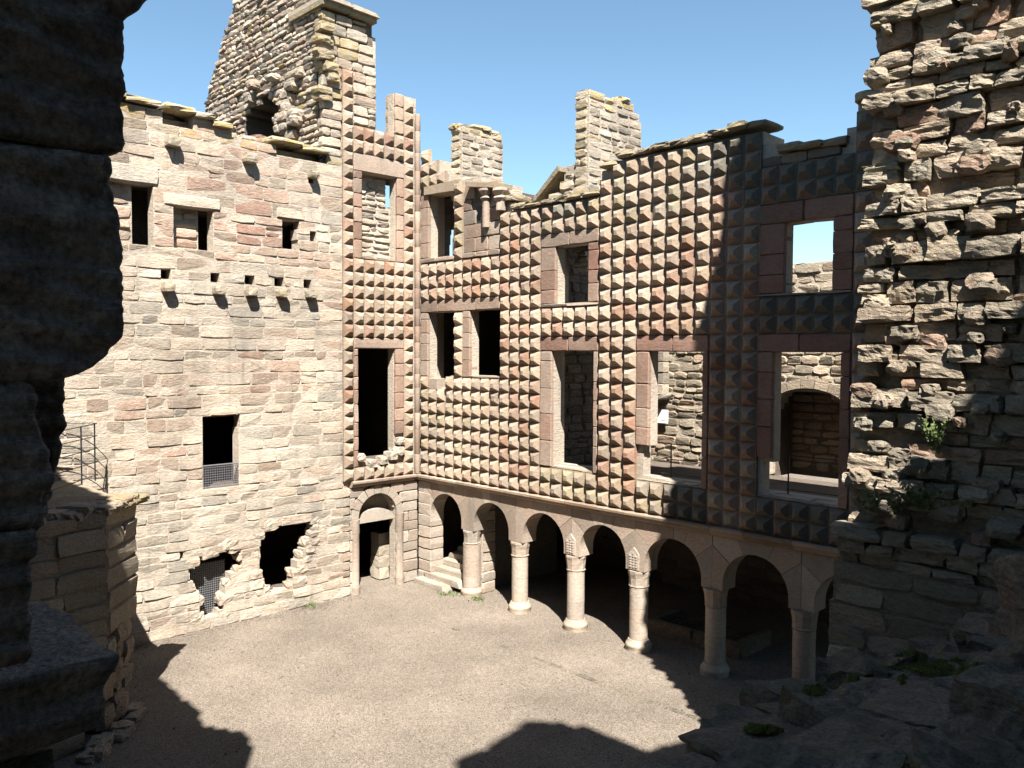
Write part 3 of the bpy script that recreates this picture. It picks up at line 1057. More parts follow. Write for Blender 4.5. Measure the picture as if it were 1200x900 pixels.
def solid_left(u, z):
    if z > interp(WALL_TOP, u) and u > 2.6:
        return False
    return not any(inpoly(pl, u, z) for pl in OPEN_L)

def stone_hue(rng):
    def f(u, z):
        n = noise.noise(Vector((u * .45, z * .55, 2.0))) * .5
        return min(1, max(0, .36 + n * .9 + rng.gauss(0, .16) + (.16 if z > 9.3 else 0) - (.10 if z < 5 else 0)))
    return f

def build_left():
    rng = random.Random(41)
    # masonry left of the faceted strip, split so courses stop at the big openings
    def sm(u, z):
        lo = 2.46 if z < 3.16 else 2.70
        if z > 12.6 and u < 3.2:
            lo = 3.2
        return u > lo and solid_left(u, z)
    st, runs = lay_courses(2.46, 14.4, 0.0, 13.2, sm, rng, (.22, .36), (.30, .80), breaks=(.55, 1.02, 1.9, 2.36, 3.16, 3.6, 5.46, 8.86, 9.10, 9.64, 10.67, 11.08, 12.36, 12.6))
    vis = [s for s in st if s[0] < 10.3]
    masonry(WL, FL, vis, M_CREAM, rng, depth=.16, gap=.007, rough=.9, hue=stone_hue(rng), limit=300, out=.009, lichen=lambda u, z: (.75 if rng.random() < .5 else .2) if z > 12.35 else 0.0, rest_name='small_stones', bk=.5)
    masonry(WL, FL, [q for q in st if q[0] >= 10.3], M_CREAM, rng, depth=.16, gap=.007, rough=.9, hue=stone_hue(rng), limit=0, out=.009, bk=.5)
    # the core: whole wall thickness, runs for the full length incl. the faceted strip
    def sc(u, z):
        if u < 2.7:
            if z > 13.62:
                return .0 < u < .86 and z < 14.85 or u > 1.5 and z < 16.3
            return not any(inpoly(pl, u, z) for pl in OPEN_L[-3:])
        return solid_left(u, z)
    st2, r1 = lay_courses(0.0, 2.7, 0, 16.3, sc, random.Random(3), (.15, .2), (1, 2), .03, breaks=(2.20, 3.86, 7.2, 9.84, 12.33, 13.62, 14.85))
    core_from_runs('wall_core', FL, [(max(a, .02), b, z, zt) for a, b, z, zt in r1], .36, M_MORTAR, WL, -.09)
    core_from_runs('wall_core', FL, [(max(a, 2.705), b, z, zt) for a, b, z, zt in runs if b > 2.75], .36, M_MORTAR, WL, -.008)
    # behind the face the openings widen
    def wide(u, z):
        if z > 13.6:
            return u > 1.5 and sc(u, z)
        return all(sc(u + d, z) for d in (0, .2, .4, .6, -.15) if u + d > .02)
    _, r3 = lay_courses(0.0, 14.4, 0, 16.3, wide, random.Random(4), (.2, .3), (1, 2), .05, breaks=(2.20, 3.86, 7.2, 9.84, 12.33, 13.62, 14.85))
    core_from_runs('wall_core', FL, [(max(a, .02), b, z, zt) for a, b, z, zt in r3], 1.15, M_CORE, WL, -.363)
    for (u0, u1, z0, z1, n) in ((3.0, 8.2, 12.30, 12.60, -.40), (6.0, 8.0, 12.55, 12.84, -.40), (3.5, 8.0, 8.80, 9.16, -.75), (8.40, 9.1, 9.66, 11.1, -.245), (6.76, 7.6, 9.6, 10.68, -.31), (.98, 2.1, 9.84, 12.36, -.335), (.7, .98, 9.84, 11.45, -.335)):
        V, F = box(n - .5, n, -u1, -u0, z0, z1)
        add('backing', V, F, M_MORTAR, WL)
    # big lintels over openings
    for (u0, u1, z0, z1, hue) in ((7.85, 9.3, 11.08, 11.50, .05), (6.3, 7.75, 10.66, 10.98, .25), (3.9, 4.75, 10.69, 10.98, .5)):
        block('lintel', FL, u0, u1, z0, z1, -.5, .03, M_CREAM, WL, rng, (hue, .8, 0), .8)
    # infill of the blocked windows
    for (u0, u1, z0, z1, n, lim) in ((8.42, 9.02, 9.72, 11.06, -.22, 20), (6.78, 7.5, 9.68, 10.6, -.28, 20)):
        st, rr = lay_courses(u0, u1, z0, z1, lambda u, z: True, rng, (.2, .3), (.25, .55))
        masonry(WL, FL, st, M_CREAM, rng, depth=.2, gap=.02, rough=1.3, hue=stone_hue(rng), proud=n, name='infill_stone', limit=lim)
    # corbels and the rafter stones
    for (u, z, s) in ((7.69, 8.66, 1), (6.42, 8.66, 1), (5.53, 8.67, 1), (4.66, 8.68, 1), (3.78, 8.70, 1), (7.55, 12.2, 1.15), (5.56, 12.12, 1.15), (3.70, 11.98, .9)):
        V, F = rock_geo(FL.p(u, z, .03), FL.U, Vector((0, 0, 1)), FL.N, (.27 * s, .22 * s, .46), rng, 3, .07, .75)
        add('corbel', V, F, M_CREAM, WL, (rng.uniform(0, .2), rng.uniform(.2, .6), .3))
    # coping slabs
    for (u0, u1, z, li) in ((3.15, 4.0, 12.64, 1), (4.02, 4.95, 12.70, 1), (5.98, 6.5, 12.80, 1), (6.5, 7.0, 12.93, .6), (7.0, 7.75, 12.98, 1), (7.77, 8.6, 12.98, .8), (8.6, 9.6, 13.05, .5), (9.6, 10.6, 13.08, .3)):
        V, F = rock_geo(FL.p((u0 + u1) / 2, z + .045, -.42), FL.U, Vector((0, 0, 1)), FL.N, (u1 - u0, .13, 1.15), rng, 3, .06, .85)
        add('coping_stone', V, F, M_CREAM, WL, (rng.uniform(0, .3), rng.uniform(.4, .8), li))
    # rubble on the wall head behind the coping
    mb = MB()
    for k in range(90):
        u = rng.uniform(2.9, 10.2)
        V, F = rock_geo(FL.p(u, interp(WALL_TOP, u) + rng.uniform(.04, .22), rng.uniform(-1.1, -.5)), FL.U, Vector((0, 0, 1)), FL.N, (rng.uniform(.2, .5), rng.uniform(.12, .25), rng.uniform(.2, .5)), rng, 2, .15, .6)
        mb.put(V, F, (rng.random(), rng.random(), .6 if rng.random() < .5 else 0))
    stuff(mb.build('wall_head_rubble', M_CREAM, WL))
    # faceted strip
    cells = []
    for i in range(7):
        for j in range(31):
            if i == 0 and (j <= 29):
                ok = True
            elif i == 6:
                ok = j <= 30
            else:
                ok = j == 0 or 11 <= j <= 16 or j in (25, 26)
            if ok:
                cells.append((i, j))
    for (i, j) in cells:
        fam = rng.choice((0, 0, 0, 1)) if j > 2 else 0
        place('facet', ML[fam][rng.randrange(9)], WL, FL.p(LY0 + LCP * (i + .5), rz(j + .5), .004))
    # dressed frames of the doorway and window in the strip
    def jam(u0, u1, z0, z1, hue=(.25, .7)):
        z = z0
        while z < z1 - .02:
            h = min(rng.uniform(.35, .6), z1 - z)
            if z1 - z - h < .15:
                h = z1 - z
            block('jamb_stone', FL, u0, u1, z, z + h, -.35, .02, M_PINK, WL, rng, (rng.uniform(*hue), rng.random(), 0), .5)
            z += h
    c1, c6 = LY0 + LCP, LY0 + 6 * LCP
    jam(c1 + .004, .86, 4.62, 7.20)
    jam(2.17, c6 - .004, 3.74, 7.20)
    jam(c1 + .004, .80, rz(17), 12.33)
    jam(2.03, c6 - .004, rz(17), 12.33)
    block('lintel', FL, c1, c6, 7.20, rz(11) - .004, -.4, .02, M_PINK, WL, rng, (.3, .8, 0), .5)
    block('lintel', FL, c1, c6, 12.33, rz(25) - .004, -.4, .02, M_PINK, WL, rng, (.2, .9, 0), .5)
    block('sill', FL, .80, 2.03, rz(17) + .002, 9.86, -.4, .02, M_PINK, WL, rng, (.3, .8, 0), .5)
    # broken stones at the foot of the doorway
    # broken masonry along the ragged edges of the two low holes
    for pl, n in ((OPEN_L[1], 15), (OPEN_L[2], 26)):
        per = []
        for k in range(len(pl)):
            (a, b), (c, d) = pl[k], pl[(k + 1) % len(pl)]
            L = math.hypot(c - a, d - b)
            for q in range(max(1, int(L / .34))):
                f_ = (q + .5) / max(1, int(L / .34))
                per.append((a + (c - a) * f_, b + (d - b) * f_))
        mu, mz = sum(p[0] for p in pl) / len(pl), sum(p[1] for p in pl) / len(pl)
        for (u, z) in per:
            if z < .3:
                continue
            du, dz = u - mu, z - mz
            L = math.hypot(du, dz)
            u, z = u + du / L * .12, z + dz / L * .10
            sz = rng.uniform(.3, .52)
            V, F = rock_geo(FL.p(u, z, -.19 + rng.uniform(-.05, .02)), FL.U, Vector((0, 0, 1)), FL.N, (sz, sz * rng.uniform(.5, .8), .40), rng, 5, .10, .72)
            add('broken_stone', V, F, M_CREAM, WL, (rng.uniform(.1, .6), rng.uniform(.4, .9), 0))
    for (u, z, s) in ((4.0, 1.05, .34), (3.85, 1.3, .3), (3.75, 1.55, .3), (4.05, .75, .3), (3.6, 1.75, .28), (3.66, 2.0, .26)):
        V, F = rock_geo(FL.p(u, z, -.12), FL.U, Vector((0, 0, 1)), FL.N, (s, s * .7, .3), rng, 3, .14, .6)
        add('broken_stone', V, F, M_CREAM, WL, (rng.uniform(.1, .5), .7, 0))
    for (u, z, s) in ((.95, 3.98, .30), (.72, 4.10, .34), (.68, 4.40, .30), (1.3, 3.86, .3), (1.7, 3.80, .3), (2.1, 4.0, .28)):
        V, F = rock_geo(FL.p(u, z, -.10), FL.U, Vector((0, 0, 1)), FL.N, (s, s * .8, .4), rng, 3, .14, .6)
        add('broken_stone', V, F, M_CREAM, WL, (.2, .9, 0))
    # plain stones over the strip
    st, _ = lay_courses(.88, 2.66, rz(27) + .004, 13.64, lambda u, z: z < 13.64, rng, (.2, .3), (.3, .6))
    masonry(WL, FL, st, M_CREAM, rng, depth=.1, hue=lambda u, z: .3, lichen=lambda u, z: .8, name='stone', limit=30)
    # infill inside the upper window of the strip
    def inf(u, z):
        return u > .98 or z < 11.45
    st, rr = lay_courses(.84, 2.0, 9.87, 12.3, inf, rng, (.12, .22), (.2, .5), .06)
    masonry(WL, FL, st, M_CREAM, rng, depth=.3, gap=.016, rough=1.3, hue=lambda u, z: rng.uniform(.1, .45), proud=-.30, name='infill_stone', limit=80)
    # string course on this side
    u = .16
    while u < 2.45:
        L = min(1.15, 2.46 - u)
        prof = [(-.10, 3.155), (.05, 3.155), (.09, 3.20), (.10, 3.24), (.15, 3.27), (.155, 3.325), (.10, 3.345), (-.10, 3.345)]
        V = [FL.p(a, z, n) for a in (u, u + L - .008) for n, z in prof]
        k = len(prof)
        F = [(i, k + i, k + (i + 1) % k, (i + 1) % k) for i in range(k)] + [tuple(range(k)), tuple(range(2 * k - 1, k - 1, -1))]
        add('string_course_stone', V, flip_if(FL, F), M_PINK, WL, (rng.uniform(.1, .5), .6, .0))
        u += L
    # ashlar of the arched doorway below
    for k in range(9):
        t0, t1 = math.pi * k / 9 + .012, math.pi * (k + 1) / 9 - .012
        P = [(1.49 + .69 * math.cos(t0 + (t1 - t0) * q / 3), 2.20 + .69 * math.sin(t0 + (t1 - t0) * q / 3)) for q in range(4)]
        P += [(1.49 + .93 * math.cos(t1 - (t1 - t0) * q / 3), 2.20 + .93 * math.sin(t1 - (t1 - t0) * q / 3)) for q in range(4)]
        V, F = extrude_poly(FL, P, -.46, rng.uniform(.0, .012))
        add('voussoir', V, F, M_COLUMN, WL, (rng.uniform(.1, .5), rng.uniform(.4, .8), 0))
    def arch(u, z):
        if (u - 1.49) ** 2 + (z - 2.20) ** 2 < .925 ** 2 and z > 2.2:
            return False
        return not inpoly(OPEN_L[-1], u, z)
    st, _ = lay_courses(.0, 2.46, 0, 3.15, arch, rng, (.28, .36), (.35, .7), .03, breaks=(2.2,))
    st = [s for s in st if s[0] > .04]
    masonry(WL, FL, st, M_COLUMN, rng, depth=.12, gap=.008, rough=.5, hue=lambda u, z: rng.uniform(0, .5), name='ashlar_stone', limit=80)
    # curved lintel stone and recessed tympanum
    P = [(.78, 2.02), (2.20, 2.02)] + [(1.49 + .66 * math.cos(t), 2.10 + .24 * math.sin(t)) for t in [math.pi * (1 - k / 10) for k in range(0, 11)]]
    P = [(2.20, 2.02), (.78, 2.02), (.80, 2.12)] + [(1.49 - .66 * math.cos(t), 2.12 + .28 * math.sin(t)) for t in [math.pi * k / 10 for k in range(1, 10)]] + [(2.18, 2.12)]
    V, F = extrude_poly(FL, P, -.45, -.16)
    add('door_lintel', V, F, M_COLUMN, WL, (.1, .9, 0))
    V, F = extrude_poly(FL, [(.75, 2.1), (2.25, 2.1), (2.25, 2.95), (.75, 2.95)], -.6, -.462)
    add('tympanum', V, F, M_COLUMN, WL, (.2, .4, 0))
    # attached half shafts either side of the arched doorway
    for u in (.68, 2.28):
        V, F = lathe(FL.p(u, 0, -.03), [(.15, 0), (.15, .18), (.16, .22), (.12, .30), (.12, 1.75), (.14, 1.82), (.135, 2.1), (.15, 2.2)], 14, .004, rng)
        add('half_shaft', V, F, M_COLUMN, WL, (.5, .4, 0), True)
    # mesh grilles
    def grid(name, u0, u1, z0, z1, n, st_, r, top=None):
        mb = MB()
        u = u0
        while u <= u1 + .001:
            V, F = bar(FL.p(u, z0, n), FL.p(u, top(u) if top else z1, n), r, 4)
            mb.put(V, F)
            u += st_
        z = z0
        while z <= z1 + .001:
            V, F = bar(FL.p(u0, z, n + r), FL.p(u1, z, n + r), r, 4)
            mb.put(V, F)
            z += st_
        return mb.build(name, M_MESH, WL)
    grid('window_grille', 5.87, 6.80, 3.64, 4.18, -.03, .062, .009)
    for z in (3.64, 4.19):
        V, F = bar(FL.p(5.85, z, -.03), FL.p(6.82, z, -.03), .018, 6)
        add('grille_bar', V, F, M_MESH, WL)
    grid('mesh_gate', 6.10, 6.98, .06, 1.62, -.42, .058, .010)
    # corner roll between the two walls
    z = 3.36
    while z < 14.3:
        h = min(rng.uniform(.4, .8), 14.35 - z)
        V, F = lathe((.085, -.085, z), [(.08, 0), (.085, .01), (.085, h - .015), (.08, h - .004)], 12, .003, rng)
        add('corner_roll', V, F, M_PINK, WL, (rng.uniform(.2, .6), rng.random(), 0), True)
        z += h
    # top of the corner turret
    for z in (13.65, 14.05, 14.45):
        block('turret_stone', FL, .53, .86, z, z + .4, -.5, .02, M_PINK, WL, rng, (.3, .8, .1), .6)
build_left()

# ================================================================== GABLE STACK ABOVE THE LEFT WALL
GT = thing('gable_stack', 'tall ruined rubble gable stack with slab cornice rising above the cream wall', 'tower', (-2.5, -2.4, 12.4))
def build_gable():
    rng = random.Random(51)
    FS = Fr((0, -3.32, 0), (-1, 0, 0), (0, -1, 0))      # rubble side, u runs back from the court
    left = [(12.4, 8.9), (15.4, 7.7), (16.2, 7.3), (18.4, 5.4), (19.2, 4.4)]
    topz = [(0, 16.95), (1.2, 17.3), (2.6, 18.4), (4.2, 19.2), (5.0, 19.0), (9, 15)]
    hole = [(2.40, 12.9), (2.45, 13.9), (2.62, 14.5), (3.1, 14.85), (3.3, 14.95), (4.2, 14.75), (4.75, 14.5), (4.80, 12.9)]
    def s(u, z):
        if u > interp(left, z) + .15 * noise.noise(Vector((0, z * 3, 0))) or z > interp(topz, u):
            return False
        if u < .10 + .16 * noise.noise(Vector((z * 2.2, 0, 5))) + (.25 if 13.0 < z < 15.0 else 0):
            return False
        return not inpoly(hole, u, z)
    st, runs = lay_courses(0, 9.0, 12.4, 19.2, s, rng, (.13, .22), (.18, .5), .06)
    masonry(GT, FS, st, M_CREAM, rng, depth=.2, gap=.014, rough=1.2, hue=lambda u, z: rng.uniform(0, .75), limit=150, out=.035, lichen=lambda u, z: .7 if (u < .5 and z > 15.3 and rng.random() < .6) or rng.random() < .04 else 0, name='rubble_stone', rest_name='small_rubble')
    core_from_runs('stack_core', FS, runs, 1.7, M_CORE, GT, -.04)
    V, F = box(-5.3, -1.9, -2.3, -1.7, 12.5, 15.3)
    add('hearth_back', V, F, M_CORE, GT)
    # rough blocks round the broken fireplace opening
    for k in range(22):
        u, z = rng.uniform(1.2, 2.35), rng.uniform(13.2, 15.2)
        if k > 16:
            u, z = rng.uniform(2.6, 4.2), rng.uniform(14.95, 15.4)
        V, F = rock_geo(FS.p(u, z, rng.uniform(-.05, .12)), FS.U, Vector((0, 0, 1)), FS.N, (rng.uniform(.25, .5), rng.uniform(.15, .28), .4), rng, 3, .14, .6)
        add('broken_stone', V, F, M_CREAM, GT, (rng.uniform(.1, .7), rng.uniform(.3, .9), 0))
    # dressed front, flush with the wall below
    def f(u, z):
        r = interp([(13.6, 1.52), (15.4, 1.50), (15.9, 1.62), (16.2, 1.85), (16.6, 1.9)], z)
        l = 3.34 + .12 * noise.noise(Vector((0, 0, z * 3)))
        if 2.32 < u < 2.68 and z < 15.1:
            return False
        return r < u < l and (z > 13.64 or u > 2.70)
    st, runs = lay_courses(1.45, 3.5, 12.62, 16.6, f, rng, (.24, .34), (.3, .6), .03, breaks=(13.64,))
    masonry(GT, FL, st, M_CREAM, rng, depth=.2, hue=lambda u, z: rng.uniform(.1, .6), lichen=lambda u, z: .7 if u > 2.4 and rng.random() < .4 and z > 14 else 0, name='stone', limit=90)
    mb = MB()
    V, F = box(-1.6, -.10, -3.26, -1.62, 13.66, 16.62)
    mb.put(V, F)
    mb.build('stack_core', M_CORE, GT)
    # slab cornice with its weathered slope
    for (u0, u1, z) in ((1.62, 2.5, 16.62), (2.5, 3.42, 16.66)):
        V, F = extrude_poly(Fr((0, 0, 0), (0, -1, 0), (1, 0, 0)), [(u0, z), (u1 - .01, z + .02), (u1 - .01, z + .15), (u0, z + .13)], -1.7, .16)
        add('cornice_slab', V, F, M_RUBBLE, GT, (.1, .3, .4))
        V, F = extrude_poly(Fr((0, 0, 0), (0, -1, 0), (1, 0, 0)), [(u0 - .05, z + .135), (u1 - .01, z + .155), (u1 - .01, z + .28), (u0 + .1, z + .24)], -1.75, .26)
        add('cornice_slab', V, F, M_COLUMN, GT, (.0, .8, .3))
    for k in range(14):
        u, z = rng.uniform(3.0, 3.4), rng.uniform(14.2, 16.4)
        V, F = rock_geo(FL.p(u, z, rng.uniform(-.12, .02)), FL.U, Vector((0, 0, 1)), FL.N, (rng.uniform(.3, .5), rng.uniform(.14, .26), .4), rng, 2, .12, .6)
        add('broken_stone', V, F, M_RUBBLE, GT, (rng.uniform(.2, .7), .7, .5))
build_gable()

# ================================================================== CHIMNEY STACKS
def chimney(label, x0, x1, y0, y1, z0, ztops, seed, name):
    rng = random.Random(seed)
    T = thing(name, label, 'chimney', ((x0 + x1) / 2, (y0 + y1) / 2, z0))
    fx = Fr((x1, y0, 0), (0, 1, 0), (1, 0, 0))
    fy = Fr((x0, y0, 0), (1, 0, 0), (0, -1, 0))
    tp = [(0, ztops[0]), ((y1 - y0) * .45, ztops[1]), ((y1 - y0) * .75, ztops[2]), (y1 - y0, ztops[3])]
    sx = lambda u, z: z < interp(tp, u)
    st, runs = lay_courses(0, y1 - y0, z0, max(ztops) + .1, sx, rng, (.16, .28), (.25, .55), .05)
    masonry(T, fx, st, M_CREAM, rng, depth=.14, gap=.008, rough=.9, out=.012, hue=lambda u, z: rng.uniform(.0, .5), lichen=lambda u, z: .6 if rng.random() < .06 or z > interp(tp, u) - .2 else 0, limit=90)
    core_from_runs('stack_core', fx, runs, x1 - x0 - .05, M_MORTAR, T, -.018)
    st, runs = lay_courses(0, x1 - x0 - .02, z0, ztops[0], lambda u, z: True, rng, (.2, .3), (.25, .45), .05)
    masonry(T, fy, st, M_CREAM, rng, depth=.04, rough=1.2, hue=lambda u, z: rng.uniform(.0, .4), lichen=lambda u, z: .4, limit=60, proud=.03)
    for k in range(6):
        u = rng.uniform(.1, y1 - y0 - .1)
        V, F = rock_geo((rng.uniform(x0 + .1, x1 - .1), y0 + u, interp(tp, u) + .03), Vector((1, 0, 0)), Vector((0, 1, 0)), Vector((0, 0, 1)), (.4, .4, .16), rng, 2, .15, .6)
        add('cap_stone', V, F, M_CREAM, T, (.2, .5, .7))
    return T
chimney('short square chimney stack standing on the wall head behind the corner', .92, 1.42, .55, 2.25, 11.7, (13.85, 13.95, 13.9, 13.75), 61, 'chimney_stack')
CH2 = chimney('tall broken chimney stack rising behind the faceted facade', 5.55, 6.05, .97, 3.25, 9.95, (14.0, 13.85, 14.1, 13.55), 62, 'chimney_stack')

rng = random.Random(63)
fk = Fr((0, .98, 0), (1, 0, 0), (0, -1, 0))
st, rr = lay_courses(4.2, 5.54, 10.3, 12.6, lambda u, z: z < 11.05 + (u - 4.35) * 1.05 + .12 * math.sin(u * 11), rng, (.16, .28), (.22, .5), .05)
masonry(CH2, fk, st, M_CREAM, rng, depth=.12, gap=.01, rough=1.3, hue=lambda u, z: rng.uniform(0, .5), name='stone', limit=60, lichen=lambda u, z: .3 if rng.random() < .2 else 0, out=.04)
core_from_runs('stack_core', fk, rr, .45, M_MORTAR, CH2, -.03)
V, F = extrude_poly(fk, [(4.15, 11.28), (5.1, 12.02), (5.05, 12.16), (4.12, 11.40)], -.5, .14)
add('sloping_slab', V, F, M_RUBBLE, CH2, (.1, .3, .3))
for k in range(5):
    V, F = rock_geo((5.80, .95 + (2.1 - .3 * k) / 2, 9.86 - .13 * k), Vector((1, 0, 0)), Vector((0, 1, 0)), Vector((0, 0, 1)), (.52 - .03 * k, 2.1 - .3 * k, .12), rng, 3, .03, .9)
    add('corbel_slab', V, F, M_CREAM, CH2, (.2, .6, 0))

# ================================================================== RANGE BEHIND THE FACADE
def build_inner():
    rng = random.Random(71)
    T = thing('inner_wall', 'sunlit rubble back wall of the range seen through the facade windows', 'wall', (7, 3.2, 0))
    YB = 5.4
    fb = Fr((0, YB, 0), (1, 0, 0), (0, -1, 0))
    arch = [(8.75, 3.7), (8.8, 5.3), (9.0, 5.72), (9.25, 6.05), (9.5, 6.15), (9.86, 6.2), (10.4, 6.13), (10.95, 5.9), (11.25, 5.5), (11.3, 3.7)]
    top = [(-5, 9.6), (3, 9.6), (8, 9.5), (9.3, 9.60), (10.6, 9.63), (13, 9.7), (18, 9.7)]
    def s(u, z):
        if z > interp(top, u) + .06 * noise.noise(Vector((u * 3, 0, 0))):
            return False
        return not inpoly(arch, u, z)
    st, runs = lay_courses(-.5, 16.5, 3.7, 9.8, s, rng, (.17, .28), (.25, .6), .06)
    vis = [q for q in st if 1.5 < q[0] < 12]
    masonry(T, fb, vis, M_RUBBLE, rng, depth=.2, gap=.012, rough=1.3, hue=lambda u, z: rng.uniform(.1, .9), limit=280, out=.025, name='stone', rest_name='small_stones')
    core_from_runs('wall_core', fb, runs, .7, M_MORTAR, T, -.035)
    for k in range(9):
        t0, t1 = math.radians(20 + 15.6 * k + .5), math.radians(20 + 15.6 * (k + 1) - .5)
        P = [(10.03 + 1.36 * math.cos(t0 + (t1 - t0) * q / 3), 5.18 + 1.02 * math.sin(t0 + (t1 - t0) * q / 3)) for q in range(4)]
        P += [(10.03 + 1.60 * math.cos(t1 - (t1 - t0) * q / 3), 5.18 + 1.26 * math.sin(t1 - (t1 - t0) * q / 3)) for q in range(4)]
        V, F = extrude_poly(fb, P, -.6, .045 + rng.uniform(0, .02))
        add('arch_stone', V, F, M_RUBBLE, T, (rng.uniform(.2, .8), rng.random(), 0))
    # back of the arched recess, lower storey wall
    V, F = box(8.3, 11.7, YB + 1.62, YB + 1.9, 3.6, 6.7)
    add('recess_back', V, F, M_CORE, T)
    for q in ((8.3, 8.74, 3.6, 6.7), (11.31, 11.7, 3.6, 6.7), (8.75, 11.3, 6.24, 6.7)):
        V, F = box(q[0], q[1], YB + .702, YB + 1.615, q[2], q[3])
        add('recess_side', V, F, M_CORE, T)
    st, rr = lay_courses(8.75, 11.3, 3.75, 6.25, lambda u, z: True, rng, (.2, .3), (.3, .6))
    masonry(T, Fr((0, YB + 1.60, 0), (1, 0, 0), (0, -1, 0)), st, M_RUBBLE, rng, depth=.1, rough=1.2, hue=lambda u, z: rng.uniform(.6, 1), name='recess_stone', limit=120)
    V, F = box(-.5, 16.5, YB - .05, YB + .7, -.05, 3.4)
    add('footing_wall', V, F, M_CORE, T)
    st, rr = lay_courses(-.4, 13.0, 0.0, 3.2, lambda u, z: True, rng, (.24, .34), (.4, .8))
    masonry(T, Fr((0, YB - .07, 0), (1, 0, 0), (0, -1, 0)), st, M_CORE, rng, depth=.06, rough=1.0, hue=lambda u, z: rng.uniform(.3, 1), name='footing_stone', limit=0, rest_name='footing_stones')  # dark core colour deepens the shade at the back of the arcade
    # chimney breast with its bracket and niche
    st, rr = lay_courses(4.35, 5.57, 5.86, 9.5, lambda u, z: not inpoly([(4.75, 6.1), (5.12, 6.1), (5.12, 6.45), (4.75, 6.45)], u, z), rng, (.3, .45), (.4, .7))
    fbp = Fr((0, YB - .30, 0), (1, 0, 0), (0, -1, 0))
    masonry(T, fbp, st, M_CREAM, rng, depth=.3, gap=.005, rough=.5, hue=lambda u, z: rng.uniform(0, .4), name='breast_stone', limit=60)
    V, F = rock_geo((5.15, YB - .35, 5.80), Vector((1, 0, 0)), Vector((0, 1, 0)), Vector((0, 0, 1)), (1.0, .8, .2), rng, 3, .04, .85)
    add('bracket', V, F, M_CREAM, T, (.2, .7, 0))
    # floor slab, added light-blocking slabs, closing walls of the range
    V, F = box(-.5, 16.4, .54, YB - .1, 3.36, 3.76)
    structure(add('gallery_floor', V, F, M_CORE, None))
    V, F = box(-6.5, 3.72, .96, YB - .02, 9.45, 9.80)
    structure(add('upper_floor', V, F, M_CORE, None))
    V, F = box(-6.5, 2.2, .96, 3.3, 11.88, 12.02)
    structure(add('added_roof_slab', V, F, M_CORE, None))  # unseen slab added to keep the room behind the corner window dark
    V, F = box(3.74, 6.7, .96, 3.1, 7.75, 8.05)
    structure(add('added_ceiling_slab', V, F, M_CORE, None))  # slab added to block the sky and darken the tall window below
    t = thing('cross_wall', 'broken rubble cross wall behind the narrow upper window', 'wall', (4.3, 2, 0))
    fc = Fr((4.15, .96, 0), (0, 1, 0), (1, 0, 0))
    st, runs = lay_courses(0, 4.3, 3.78, 10.9, lambda u, z: z < 10.75 + .1 * math.sin(u * 9), rng, (.2, .3), (.3, .6), .06)
    masonry(t, fc, st, M_DARK, rng, depth=.12, rough=1.3, hue=lambda u, z: rng.uniform(.2, .8), limit=120)
    core_from_runs('wall_core', fc, runs, .4, M_CORE, t, -.05)
    # rear wall of the upper room with an opening to the sky
    t = thing('rear_wall', 'dark rear wall with a tall slit of sky behind the corner window', 'wall', (-1.5, 5.2, 9.8))
    fq = Fr((0, 2.72, 0), (1, 0, 0), (0, -1, 0))
    _, runs = lay_courses(-6, 3.2, 9.82, 11.878, lambda u, z: not inpoly([(-2.36, 10.2), (-2.32, 11.0), (-2.22, 11.46), (-1.47, 11.38), (-1.60, 10.9), (-1.57, 10.2)], u, z), rng, (.1, .14), (.4, .8), .05)
    core_from_runs('wall_core', fq, runs, .5, M_CORE, t, 0)
    # range behind the corbelled wall: closed and dark
    t = thing('rear_range_wall', 'dark stone back wall inside the range behind the cream wall', 'wall', (-5, -7, 0))
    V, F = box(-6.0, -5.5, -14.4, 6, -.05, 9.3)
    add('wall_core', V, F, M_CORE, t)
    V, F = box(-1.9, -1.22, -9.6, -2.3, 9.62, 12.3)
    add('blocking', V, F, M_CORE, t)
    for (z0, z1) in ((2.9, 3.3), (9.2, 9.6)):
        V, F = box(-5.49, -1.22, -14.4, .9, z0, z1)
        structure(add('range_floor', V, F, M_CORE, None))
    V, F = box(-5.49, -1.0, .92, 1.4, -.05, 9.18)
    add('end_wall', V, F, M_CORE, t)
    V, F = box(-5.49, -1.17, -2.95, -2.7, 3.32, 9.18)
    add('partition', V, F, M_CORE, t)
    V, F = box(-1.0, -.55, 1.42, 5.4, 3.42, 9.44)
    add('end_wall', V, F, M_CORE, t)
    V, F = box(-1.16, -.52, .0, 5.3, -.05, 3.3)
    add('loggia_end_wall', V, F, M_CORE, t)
    # pier stone seen through the arched door
    mb = MB()
    for k in range(4):
        V, F = rock_geo((-1.0, -.72, .2 + .36 * k), Vector((1, 0, 0)), Vector((0, 1, 0)), Vector((0, 0, 1)), (.5, .4, .36), rng, 2, .06, .8)
        add('door_pier_stone', V, F, M_CREAM, t, (.1, .8, .2))
build_inner()

